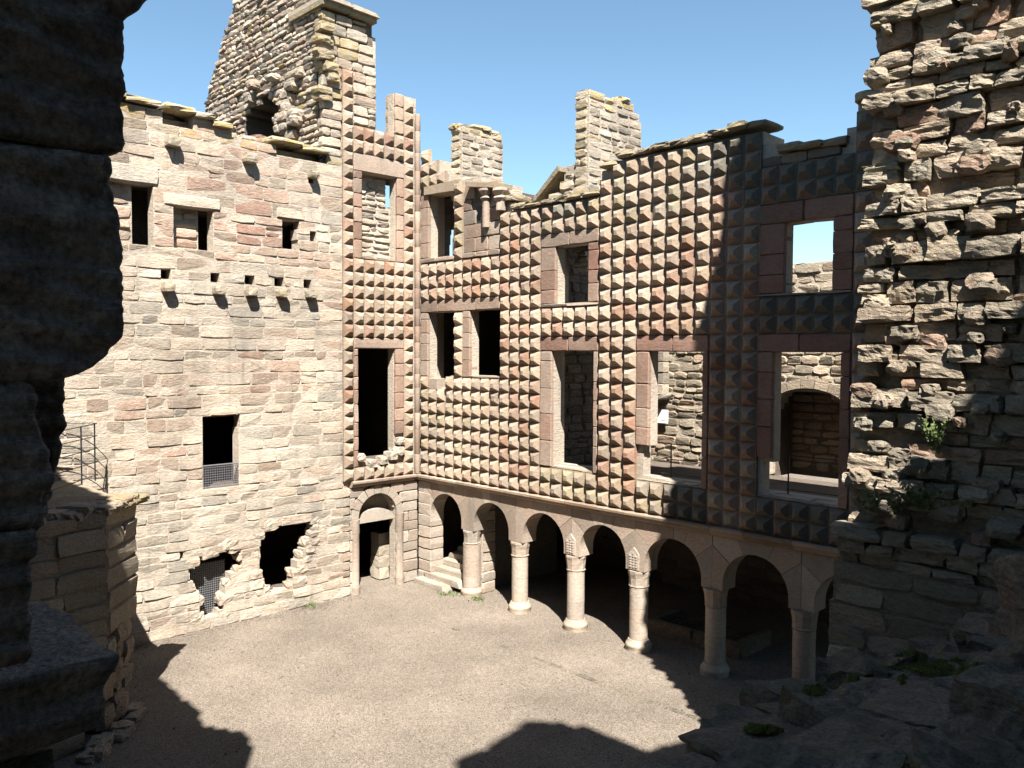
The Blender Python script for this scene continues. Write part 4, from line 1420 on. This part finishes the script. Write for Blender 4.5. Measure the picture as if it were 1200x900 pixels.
# information board and guard rails inside the gallery
def build_fittings():
    V, F = box(5.03, 5.62, 5.24, 5.27, 4.97, 5.38)
    o = tag(add('information_board', V, F, M_SIGN, None), 'small white information board hung on the inner wall behind the window', 'sign')
    V, F = box(5.38, 5.56, 5.233, 5.238, 5.05, 5.30)
    add('printed_panel', V, F, M_SIGNINK, o)
    for (xa, xb, lab) in ((8.72, 10.35, 'black iron guard rail across the half-shaded facade window'), (11.95, 13.4, 'black iron guard rail across the shaded facade window beside the rubble pier')):
        T = thing('guard_rail', lab, 'railing', ((xa + xb) / 2, .62, 4.0), 'guard rails behind the facade windows')
        posts = (xa + .28, xb + .1) if xa < 10 else (xa + .03, xb - .02)
        for x in posts:
            V, F = bar((x, .62, 3.75), (x, .62, 4.98), .018, 6)
            add('post', V, F, M_IRON, T)
        for z in (4.25, 4.6, 4.97):
            V, F = bar((xa, .62, z), (xb + .1, .62, z), .011, 6)
            add('rail', V, F, M_IRON, T)
build_fittings()

# ================================================================== RUBBLE PIER (right)
PIER = thing('rubble_pier', 'massive broken rubble wall end with jutting stones on the right', 'wall', (17, -4.2, 0))
def pier_left(z):
    return interp([(0, 15.44), (4.35, 15.48), (4.5, 15.56), (5.5, 15.60), (6.4, 15.72), (8, 15.78), (11.6, 15.84), (13.8, 15.9), (14.8, 16.15), (15.4, 16.4), (18.6, 16.87), (19.8, 17.2), (20.3, 17.4), (22, 17.5), (23, 18.2)], z)
def build_pier():
    rng = random.Random(81)
    fp = Fr((0, -4.9, 0), (1, 0, 0), (0, -1, 0))
    XR = 19.8
    # lower coursed ashlar
    st, runs = lay_courses(15.3, XR, 0, 4.35, lambda u, z: u > pier_left(z), rng, (.24, .36), (.45, 1.0), .05)
    masonry(PIER, fp, [s for s in st if s[1] > 2.0 and s[0] < 18.8], M_RUBBLE, rng, depth=.2, gap=.006, bk=.6, rough=1.5, hue=lambda u, z: rng.uniform(.2, .8), limit=120, out=.03, name='coursed_stone')
    core_from_runs('pier_core', fp, runs, 1.5, M_PIERCORE, PIER, -.022)
    st, runs = lay_courses(15.3, XR, 4.35, 23.0, lambda u, z: u > pier_left(z) + .05, rng, (.15, .30), (.22, .54), .05)
    core_from_runs('pier_core', fp, [(a, b, z, t) for a, b, z, t in runs], 1.5, M_PIERCORE, PIER, -.17)
    X, Z = Vector((1, 0, 0)), Vector((0, 0, 1))
    course_n = {}
    items = []
    for (u, z, w_, h) in st:
        if u > 18.8 or z > 13.2:
            # out of view: plain blocks in the same courses
            V, F = stone_geo(fp, u, z, w_ - .02, h - .02, .25, rng, -.06, 1.5)
            items.append((0, V, F, (rng.random(), rng.random(), 0)))
            continue
        key = round(z - h / 2, 2)
        if key not in course_n:
            course_n[key] = rng.choice((-.14, -.09, -.04, .02, .06, .08))
        n = course_n[key] + rng.uniform(-.08, .07)
        jut = n > -.02
        hue = rng.uniform(.0, .75) if jut else rng.uniform(.4, 1)
        hh = h * (rng.uniform(.75, 1.0) if jut else rng.uniform(.85, 1.05))
        dep = .62
        lead = -.07 * rng.random() if u - w_ / 2 < pier_left(z) + .12 and jut else 0
        ya = rng.uniform(-.10, .10)
        ax = Vector((math.cos(ya), math.sin(ya), rng.uniform(-.05, .05))).normalized()
        ay = Z.cross(ax).normalized()
        az = ax.cross(ay)
        V, F = rock_geo((u + lead, -4.9 + .31 - n, z - (h - hh) * .4), ax, ay, az, (w_ * rng.uniform(.88, 1.04) - lead, dep, hh), rng, 6, rng.uniform(.05, .10), rng.uniform(.74, .92), 2.2)
        items.append((w_ * h, V, F, (hue, rng.uniform(.35, 1), .12 if rng.random() < .3 else 0)))
    # pinnings wedged between the courses
    for k in range(150):
        z = rng.uniform(4.5, 13.0)
        u = rng.uniform(pier_left(z) + .1, 18.6)
        sz = rng.uniform(.10, .22)
        V, F = rock_geo((u, -4.9 + rng.uniform(-.02, .16), z), X, Vector((0, 1, 0)), Z, (sz * rng.uniform(1, 1.8), .3, sz), rng, 4, .18, .5)
        items.append((.0001, V, F, (rng.random(), rng.random(), 0)))
    items.sort(key=lambda i: -i[0])
    mb = MB()
    for k, (a, V, F, t) in enumerate(items):
        if a > 0 and k < 300:
            add('rubble_stone', V, F, M_RUBBLE, PIER, t)
        else:
            mb.put(V, F, t)
    stuff(mb.build('rubble', M_RUBBLE, PIER))
build_pier()

def plant(pos, h, spread, n, mat, label, seed, leaf=.05, nrm=Vector((0, -1, 0))):
    rng = random.Random(seed)
    T = thing('wall_plant', label, 'plant', pos, 'plants growing on the rubble pier')
    pos = Vector(pos)
    st, lv = MB(), MB()
    for k in range(n):
        d = Vector((rng.gauss(0, spread), -abs(rng.gauss(.10, spread * .6)), h * rng.uniform(.45, 1)))
        p1 = pos + d
        mid = pos + d * .5 + Vector((rng.uniform(-.02, .02), -.03, .02))
        for a, b in ((pos, mid), (mid, p1)):
            V, F = bar(a, b, .006, 4)
            st.put(V, F)
        m_ = int(10 + 9 * h / .3)
        for q in range(m_):
            t = rng.uniform(.2, 1.05)
            b = pos + d * t
            dirn = Vector((rng.gauss(0, 1), rng.gauss(-.4, 1), rng.gauss(.3, .7))).normalized()
            side = dirn.cross(Vector((rng.gauss(0, 1), rng.gauss(0, 1), rng.gauss(0, 1)))).normalized()
            L = leaf * rng.uniform(.7, 1.5)
            nn = dirn.cross(side) * L * .15
            V = [b, b + dirn * L * .45 + side * L * .3 + nn, b + dirn * L, b + dirn * L * .45 - side * L * .3 + nn]
            lv.put(V, [(0, 1, 2), (0, 2, 3)])
    st.build('stem', M_LEAF2, T)
    stuff(lv.build('leaves', mat, T))
plant((16.86, -5.10, 5.92), .46, .10, 12, M_LEAF, 'bushy upright green weed on the pier, topmost of the plants', 1)
plant((16.74, -5.14, 5.22), .36, .20, 20, M_LEAF, 'broad low leafy weed on the pier at the shadow edge', 2)
plant((16.12, -5.14, 5.10), .32, .12, 12, M_LEAF2, 'pale yellowish weed at the left edge of the pier', 3)
plant((16.40, -5.14, 5.16), .24, .07, 8, M_LEAF2, 'small pale weed between the two larger low plants on the pier', 4)

# ================================================================== RUINED WALL TOP (lower right)
LEDGE = thing('ruined_wall_top', 'dark mossy boulders of a ruined wall top in the right foreground', 'wall', (18.3, -9, 0))
def ledge_z(x, y):
    # height of the ruin: rises towards the camera and away from the court
    b = interp([(-15, 5.1), (-12.5, 4.72), (-11, 4.48), (-9.5, 4.34), (-8, 4.12), (-6.5, 3.9), (-4.9, 3.7)], y)
    return b + interp([(17.0, -.25), (17.6, 0), (18.3, .22), (18.9, .48), (19.6, .75), (21, .9)], x)
def ledge_edge(y):
    return interp([(-15, 18.45), (-12.9, 18.25), (-12, 17.95), (-11, 17.70), (-9.5, 17.45), (-8, 17.35), (-4, 16.9)], y)
def build_ledge():
    from mathutils.bvhtree import BVHTree
    rng = random.Random(91)
    soup = MB()
    V, F = [], []
    nx, ny = 40, 84
    xs = [17.0 + 3.4 * i / nx for i in range(nx + 1)]
    ys = [-12.9 + 8.1 * j / ny for j in range(ny + 1)]
    for y in ys:
        for x in xs:
            z = ledge_z(x, y) + .12 * noise.noise(Vector((x * 1.5, y * 1.5, 0))) + .07 * noise.noise(Vector((x * 5, y * 5, 2))) - .52
            if x < ledge_edge(y):
                z = max(0.0, z - (ledge_edge(y) - x) * 16)
            V.append((x, y, z))
    for j in range(ny):
        for i in range(nx):
            a = j * (nx + 1) + i
            F.append((a, a + 1, a + nx + 2, a + nx + 1))
    add('wall_core', V, F, M_DARK, LEDGE, (.4, .4, .2))
    soup.put(V, F)
    # boulders, laid by dart throwing so that they crowd without stacking
    done = []
    # broad slabs first
    for (x, y, s, a, dz) in ((18.15, -11.15, (1.15, .8, .24), .35, .05), (18.3, -9.95, (.85, .75, .26), -.2, .06), (18.75, -11.7, (.9, .7, .3), .3, .02), (17.75, -10.1, (.6, .5, .22), .6, .0), (18.75, -10.75, (.7, .6, .3), .1, .10), (17.95, -12.1, (.7, .5, .25), .3, -.05), (18.25, -8.7, (.8, .6, .22), .4, .05)):
        ax = Vector((math.sin(a), math.cos(a), rng.uniform(-.08, .08))).normalized()
        az = Vector((rng.uniform(-.15, -.02), rng.uniform(-.1, .1), 1)).normalized()
        ay = az.cross(ax).normalized()
        az = ax.cross(ay)
        V, F = rock_geo((x, y, ledge_z(x, y) + dz), ax, ay, az, s, rng, 7, .10, .9, 2.4)
        add('boulder', V, F, M_DARK, LEDGE, (rng.random(), rng.uniform(.3, 1), .2))
        soup.put(V, F)
        done.append((x, y, .3 * (s[0] + s[1]) * .55))
    tries = 0
    while len(done) < 110 and tries < 6000:
        tries += 1
        y = rng.uniform(-12.8, -5.2)
        x = rng.uniform(ledge_edge(y) - .05, 19.9)
        r = rng.uniform(.16, .44) if tries < 2500 else rng.uniform(.12, .22)
        if any((x - a) ** 2 + (y - b) ** 2 < (.72 * (r + q)) ** 2 for a, b, q in done):
            continue
        done.append((x, y, r))
        a = rng.uniform(-.5, .5)
        ax = Vector((math.sin(a), math.cos(a), rng.uniform(-.14, .14))).normalized()
        az = Vector((rng.uniform(-.22, .08), rng.uniform(-.12, .12), 1)).normalized()
        ay = az.cross(ax).normalized()
        az = ax.cross(ay)
        s = (r * rng.uniform(1.5, 2.1), r * rng.uniform(1.3, 1.8), r * rng.uniform(.9, 1.6))
        V, F = rock_geo((x, y, ledge_z(x, y) + rng.uniform(-.16, .14)), ax, ay, az, s, rng, 6 if r > .25 else 5, rng.uniform(.10, .15), rng.uniform(.82, .95), 2.4)
        add('boulder', V, F, M_DARK, LEDGE, (rng.random(), rng.uniform(.2, 1), .3))
        soup.put(V, F)
    # the two large blocks at the right edge
    for (c, s, a) in (((19.52, -10.95, 5.92), (.62, .55, .42), .5), ((19.45, -11.35, 5.42), (.7, .55, .42), .3), ((19.1, -10.5, 5.0), (.5, .5, .3), -.3)):
        ax = Vector((math.sin(a), math.cos(a), 0)).normalized()
        ay = Vector((0, 0, 1)).cross(ax).normalized()
        V, F = rock_geo(c, ax, ay, Vector((0, 0, 1)), s, rng, 12, .11, .82, 2.2)
        add('boulder', V, F, M_DARK, LEDGE, (rng.random(), .6, .15))
        soup.put(V, F)
    # moss grown over the stones
    tree = BVHTree.FromPolygons(soup.V, soup.F)
    for (x, y, sx, sy) in ((17.80, -9.6, .34, .55), (18.10, -8.7, .30, .50), (18.75, -9.9, .34, .32), (18.45, -10.4, .16, .2), (17.95, -11.2, .16, .22), (18.0, -10.6, .12, .16), (18.15, -12.0, .14, .18), (17.7, -8.2, .2, .3)):
        mb = MB()
        for k in range(9000):
            a, r = rng.uniform(0, 2 * math.pi), math.sqrt(rng.random())
            px, py = x + sx * r * math.cos(a), y + sy * r * math.sin(a)
            if noise.noise(Vector((px * 5, py * 5, 1))) + .5 * noise.noise(Vector((px * 13, py * 13, 1))) < r * 1.1 - .5:
                continue
            hit, nr, _, _ = tree.ray_cast(Vector((px, py, 9)), Vector((0, 0, -1)))
            if hit is None or nr.z < .25:
                continue
            p = hit + Vector((0, 0, max(0, .03 * (1 - r) * (1 + noise.noise(Vector((px * 18, py * 18, 4)))))))
            d = (Vector((rng.gauss(0, .7), rng.gauss(0, .7), 1)).normalized() + nr * .5) * rng.uniform(.008, .020)
            sd_ = d.cross(Vector((rng.gauss(0, 1), rng.gauss(0, 1), .1))).normalized() * .010
            mb.put([p - sd_, p + sd_, p + d], [(0, 1, 2)])
        if mb.V:
            stuff(mb.build('moss', M_MOSS, LEDGE))
build_ledge()

# ================================================================== JAMB (left foreground)
JAMB = thing('window_jamb', 'dark weathered jamb blocks of the opening close on the left', 'jamb', (18.5, -15.8, 0))
SIL = [(0, 172), (10, 160), (22, 149), (62, 150), (90, 149), (130, 146), (165, 149), (178, 143), (190, 133), (212, 131), (250, 140), (300, 147), (360, 147), (395, 144), (415, 134), (430, 115), (440, 92), (447, 76)]
def px_to_jamb(u, v, X=19.2):
    d = fw + r2 * ((u - 600) / 968.95) + u2 * ((450 - v) / 968.95)
    t = (X - CAM.x) / d.x
    q = CAM + d * t
    return q.y, q.z
def jamb_block(name, prof, top, bot, seed, y_in=-17.2, X=19.2, depth=1.6, amp=.013, tint=(.4, .5, 0), rr=.014, n=120):
    """prof: silhouette [(z, y)], z descending; surface wraps from the room face round the arris into the reveal"""
    rng = random.Random(seed)
    sd_ = Vector((rng.uniform(-9, 9), rng.uniform(-9, 9), rng.uniform(-9, 9)))
    zs = [top + (bot - top) * k / n for k in range(n + 1)]
    pr = sorted(prof)
    V, F = [], []
    path = []
    for k in range(60):
        path.append(('f', k / 59))
    for k in range(1, 7):
        path.append(('c', k / 6))
    for k in range(1, 9):
        path.append(('r', k / 8))
    m_ = len(path)
    for z in zs:
        ys = interp(pr, z) + .004 * noise.noise(Vector((0, 3, z * 40)) + sd_) + .003 * noise.noise(Vector((0, 9, z * 110)) + sd_)
        e = min(abs(z - top), abs(z - bot))
        ins = .010 * max(0, 1 - e / .012) ** 2
        for kind, t in path:
            if kind == 'f':
                yl = ys - rr - (1 - t) ** 2.0 * (ys - rr - y_in)
                p = Vector((X - ins, yl, z))
            elif kind == 'c':
                a = t * math.pi / 2
                p = Vector((X - rr + rr * math.cos(a), ys - rr + rr * math.sin(a) - ins, z))
            else:
                p = Vector((X - rr - t * depth, ys - ins - t * .12, z))
            nn = noise.noise(p * 4 + sd_) * .5 + noise.noise(Vector((p.x * 9, p.y * 9, p.z * 26)) + sd_) * .5 + .3 * noise.noise(p * 34 + sd_) + .55 * noise.noise(Vector((p.x * 3, p.y * 5, p.z * 38 + p.y * 6)) + sd_) + .8 * min(0, noise.noise(p * 9 + sd_) + .15)
            off = Vector((1, 0, 0)) if kind == 'f' else (Vector((0, .35, 0)) if kind == 'r' else Vector((.7, .25, 0)))
            V.append(p + off * nn * amp)
    for i in range(n):
        for j in range(m_ - 1):
            a = i * m_ + j
            F.append((a, a + m_, a + m_ + 1, a + 1))
    k = len(V)
    # close top and bottom
    V.append(Vector((X - rr - depth, y_in, top)))
    V.append(Vector((X - rr - depth, y_in, bot)))
    F.append(tuple([k] + list(range(0, m_))))
    F.append(tuple([k + 1] + list(range(n * m_ + m_ - 1, n * m_ - 1, -1))))
    return add(name, V, F, M_JAMB, JAMB, tint, False)

def build_jamb():
    def zat(v):
        return px_to_jamb(100, v)[1]
    pr = [(px_to_jamb(u, v)[1], px_to_jamb(u, v)[0]) for v, u in SIL]
    jamb_block('jamb_block', pr + [(7.75, -15.15), (7.68, -15.20)], zat(178), zat(447), 1, tint=(.3, .8, 0))
    pr1 = pr + [(7.66, -15.20), (7.80, -15.05), (8.1, -14.9), (8.5, -14.75)]
    jamb_block('jamb_block', pr1, 8.4, zat(176), 2, tint=(.5, .4, 0), n=200)
    low = [(440, 40), (455, 44), (490, 43), (505, 50), (525, 60), (560, 66), (590, 62), (610, 52), (625, 47), (650, 47), (662, 40), (700, 40), (742, 42), (760, 42)]
    pl = [(px_to_jamb(u, v)[1], px_to_jamb(u, v)[0]) for v, u in low]
    jamb_block('jamb_block', pl, zat(446), zat(612), 3, tint=(.4, .6, 0))
    jamb_block('jamb_block', pl, zat(613), zat(764), 4, tint=(.6, .5, 0))
    # stone deeper in the reveal
    far = [(440, 80), (470, 76), (500, 78), (530, 72), (565, 64), (600, 60), (640, 40)]
    XF = 18.9
    pf = [(px_to_jamb(u, v, XF)[1], px_to_jamb(u, v, XF)[0]) for v, u in far]
    jamb_block('reveal_stone', pf, px_to_jamb(60, 436, XF)[1], px_to_jamb(60, 640, XF)[1], 5, X=XF, tint=(.9, .5, 0), depth=.5)
    rng = random.Random(7)
    ya, za = px_to_jamb(136, 770, 19.08)
    zb = px_to_jamb(100, 868, 19.08)[1]
    V, F = rock_geo((18.86, ya - .40, (za + zb) / 2), Vector((0, 1, 0)), Vector((-1, 0, 0)), Vector((0, 0, 1)), (.80, .46, za - zb), rng, 26, .045, .93, 2.0)
    add('sill_block', V, F, M_JAMB, JAMB, (.3, .7, 0), True)
    zc = px_to_jamb(100, 872, 19.06)[1]
    yc = px_to_jamb(85, 880, 19.06)[0]
    V, F = rock_geo((18.84, yc - .40, zc - .45), Vector((0, 1, 0)), Vector((-1, 0, 0)), Vector((0, 0, 1)), (.80, .42, .88), rng, 16, .04, .93, 2.0)
    add('sill_block', V, F, M_JAMB, JAMB, (.4, .3, 0), True)
    # rest of that wall, running away from the opening
    V, F = box(17.6, 19.16, -21, -15.75, 0, 12.5)
    add('wall_core', V, F, M_DARK, JAMB, (.4, .5, 0))
build_jamb()

# ================================================================== STAIR PLATFORM (lower left)
STUB = thing('stair_platform', 'shaded squared-stone stair platform with canted corner at the lower left', 'platform', (3.5, -11, 0))
def build_stub():
    rng = random.Random(101)
    A, B, C = Vector((4.62, -10.62, 0)), Vector((3.62, -9.72, 0)), Vector((5.3, -13.6, 0))
    def face(P, Q):
        U = (Q - P).normalized()
        N = Vector((U.y, -U.x, 0))
        return Fr(P, U, N), (Q - P).length
    zt = 4.2
    f1, L1 = face(C, A)
    f2, L2 = face(A, B)
    und = lambda u, z: z > 1.95
    st, r1 = lay_courses(0, L1, 0, zt, lambda u, z: z > 1.6 or u < L1 - .5 + .2 * z, rng, (.26, .40), (.4, .8), .05, breaks=(1.95,))
    masonry(STUB, f1, st, M_RUBBLE, rng, depth=.2, rough=1.2, hue=lambda u, z: rng.uniform(.2, .8), name='stone', limit=140, out=.02, gap=.006, bk=.6)
    core_from_runs('platform_core', f1, r1, 3.2, M_PIERCORE, STUB, -.022)
    st, r2_ = lay_courses(0.02, L2, 1.9, zt + .05, lambda u, z: True, rng, (.3, .5), (.5, 1.1), .05)
    masonry(STUB, f2, st, M_RUBBLE, rng, depth=.25, rough=1.0, hue=lambda u, z: rng.uniform(.2, .7), name='corner_stone', limit=40, out=.01, lichen=lambda u, z: .4 if z > 3.8 else 0)
    core_from_runs('platform_core', f2, [(a, b - .03, z, t) for a, b, z, t in r2_], 1.4, M_PIERCORE, STUB, -.03)
    # undercut rubble below the canted corner
    for k in range(26):
        u, z = rng.uniform(.1, L2 - .15), rng.uniform(.05, 1.8)
        V, F = rock_geo(f2.p(u, z, -.28 - .12 * (z < 1) + rng.uniform(-.05, .06)), f2.U, Vector((0, 0, 1)), f2.N, (rng.uniform(.3, .6), rng.uniform(.2, .45), .5), rng, 3, .13, .6)
        add('rubble_stone', V, F, M_RUBBLE, STUB, (rng.uniform(.5, 1), rng.uniform(.3, .9), 0))
    for k in range(9):
        u = -.9 + k * .26
        V, F = rock_geo(f2.p(u + rng.uniform(-.15, .15), .03, .02 + rng.uniform(-.2, .25)), f2.U, f2.N, Vector((0, 0, 1)), (rng.uniform(.2, .55), rng.uniform(.2, .4), rng.uniform(.12, .3)), rng, 5, .13, .8)
        add('footing_stone', V, F, M_RUBBLE, STUB, (rng.random(), 1, 0))
    # top slab and lichened edge stones
    V, F = box(0.1, 3.4, -13.5, -9.95, 3.6, 4.19)
    add('platform_top', V, F, M_RUBBLE, STUB, (.4, .4, .1))
    for k in range(14):
        t = k / 13
        p = C.lerp(A, .55 + .45 * t * 1.6) if t < .62 else A.lerp(B, (t - .62) / .38)
        s = rng.uniform(.35, .6)
        V, F = rock_geo((p.x - .32, p.y - .05, zt + rng.uniform(-.06, .06)), f2.U, f2.N, Vector((0, 0, 1)), (s, .6, rng.uniform(.14, .24)), rng, 5, .13, .7)
        add('edge_stone', V, F, M_RUBBLE, STUB, (rng.random(), .6, .5 if t > .7 else .05))
    # handrail on the platform
    T = thing('handrail', 'thin black iron handrail on the stair platform at the left', 'railing', (1.0, -9.8, 4.19))
    A1, B1 = Vector((1.10, -9.99, 4.19)), Vector((.66, -9.58, 4.19))
    hz = Vector((0, 0, 1))
    for p in (A1, B1):
        V, F = bar(p, p + hz * 1.28, .018, 6)
        add('post', V, F, M_IRON, T)
    D1 = (A1 - B1).normalized()
    E1 = A1 + D1 * 2.4
    for h in (.12, .42, .72, 1.0, 1.28):
        V, F = bar(B1 + hz * h, E1 + hz * (h - .05), .011, 6)
        add('rail', V, F, M_IRON, T)
        q = [B1 + hz * h]
        for k in range(1, 9):
            a = math.pi * k / 8 * .5
            q.append(B1 + Vector((-.5 * math.sin(a), .1 - .55 * (1 - math.cos(a)) * 1.2, h)))
        q.append(q[-1] + Vector((-.5, -1.2, 0)))
        mb = MB()
        for a, b in zip(q, q[1:]):
            V, F = bar(a, b, .009, 5)
            mb.put(V, F)
        mb.build('curved_rail', M_IRON, T)
    V, F = bar(E1 + hz * .75, A1 + D1 * .15 + hz * .42 + Vector((.3, -.2, 0)), .03, 6)
    add('stay', V, F, M_IRON, T)
build_stub()

# ================================================================== WALLS AROUND THE COURT, OUT OF VIEW
def shadow_wall(name, label, fr, prof, thick, seed):
    rng = random.Random(seed)
    T = thing(name, label, 'wall', fr.p((prof[0][0] + prof[-1][0]) / 2, 0, -thick / 2))
    mb = MB()
    u = prof[0][0]
    while u < prof[-1][0]:
        w_ = min(rng.uniform(.18, .32), prof[-1][0] - u)
        zt = interp(prof, u + w_ / 2) + rng.uniform(-.12, .12)
        V = [fr.p(a, z, n) for z in (-.05, zt) for a, n in ((u, 0), (u + w_, 0), (u + w_, -thick), (u, -thick))]
        mb.put(V, flip_if(fr, [(3, 2, 1, 0), (4, 5, 6, 7), (0, 1, 5, 4), (1, 2, 6, 5), (2, 3, 7, 6), (3, 0, 4, 7)]))
        u += w_
    mb.build('wall_core', M_CORE, T)
# outer wall of the range the camera looks out of: profile in (y, z)
shadow_wall('outer_wall', 'ragged outer wall of the near range behind the viewer', Fr((23.0, 0, 0), (0, 1, 0), (-1, 0, 0)),
            [(-24, 20.5), (-19, 20.5), (-15.9, 20.2), (-15.7, 22.4), (-15.4, 21.6), (-14.7, 21.9), (-14.2, 22.0), (-13.6, 21.7), (-12.9, 20.6), (-12.3, 19.4), (-11.8, 18.4), (-11.0, 18.0), (-10.4, 17.5), (-10.0, 16.4), (-9.8, 16.0), (-9.2, 15.9), (-8.9, 16.15), (-8.6, 16.4), (-7, 17), (2, 17)], 1.2, 201)
# tower house closing the south side: profile in (x, z)
shadow_wall('tower_house_wall', 'tall tower house wall closing the near side of the courtyard', Fr((0, -14.5, 0), (1, 0, 0), (0, 1, 0)),
            [(-8, 14.5), (9, 14.5), (10.1, 13.9), (10.4, 13.1), (11.8, 12.95), (12.6, 12.9), (13.0, 12.5), (13.6, 12.9), (14.4, 13.5), (14.75, 13.2), (14.85, 12.3)], 1.4, 202)

# small weeds at the foot of the steps and columns
def weed(pos, r, n, seed, label):
    rng = random.Random(seed)
    mb = MB()
    pos = Vector(pos)
    for k in range(n):
        b = pos + Vector((rng.gauss(0, r), rng.gauss(0, r), 0))
        d = Vector((rng.gauss(0, .6), rng.gauss(0, .6), 1)).normalized() * rng.uniform(.04, .13)
        sd_ = d.cross(Vector((rng.gauss(0, 1), rng.gauss(0, 1), .2))).normalized() * .022
        mb.put([b - sd_ * .3, b + d * .5 - sd_, b + d, b + d * .5 + sd_], [(0, 1, 2, 3)])
    o = stuff(mb.build('weed_tuft', M_LEAF, None))
    tag(o, label, 'weeds', 'weeds at the foot of the arcade')
weed((1.85, -.32, 0), .16, 90, 1, 'low green weeds between the bottom step and the first column')
weed((2.85, -.02, 0), .10, 60, 2, 'small bright weed on the right of the first column base')
weed((.10, -3.9, 0), .14, 50, 3, 'faint green tuft in the gravel below the ragged stairway hole')

for o in bpy.data.objects:
    if '_w' in o:
        del o['_w']
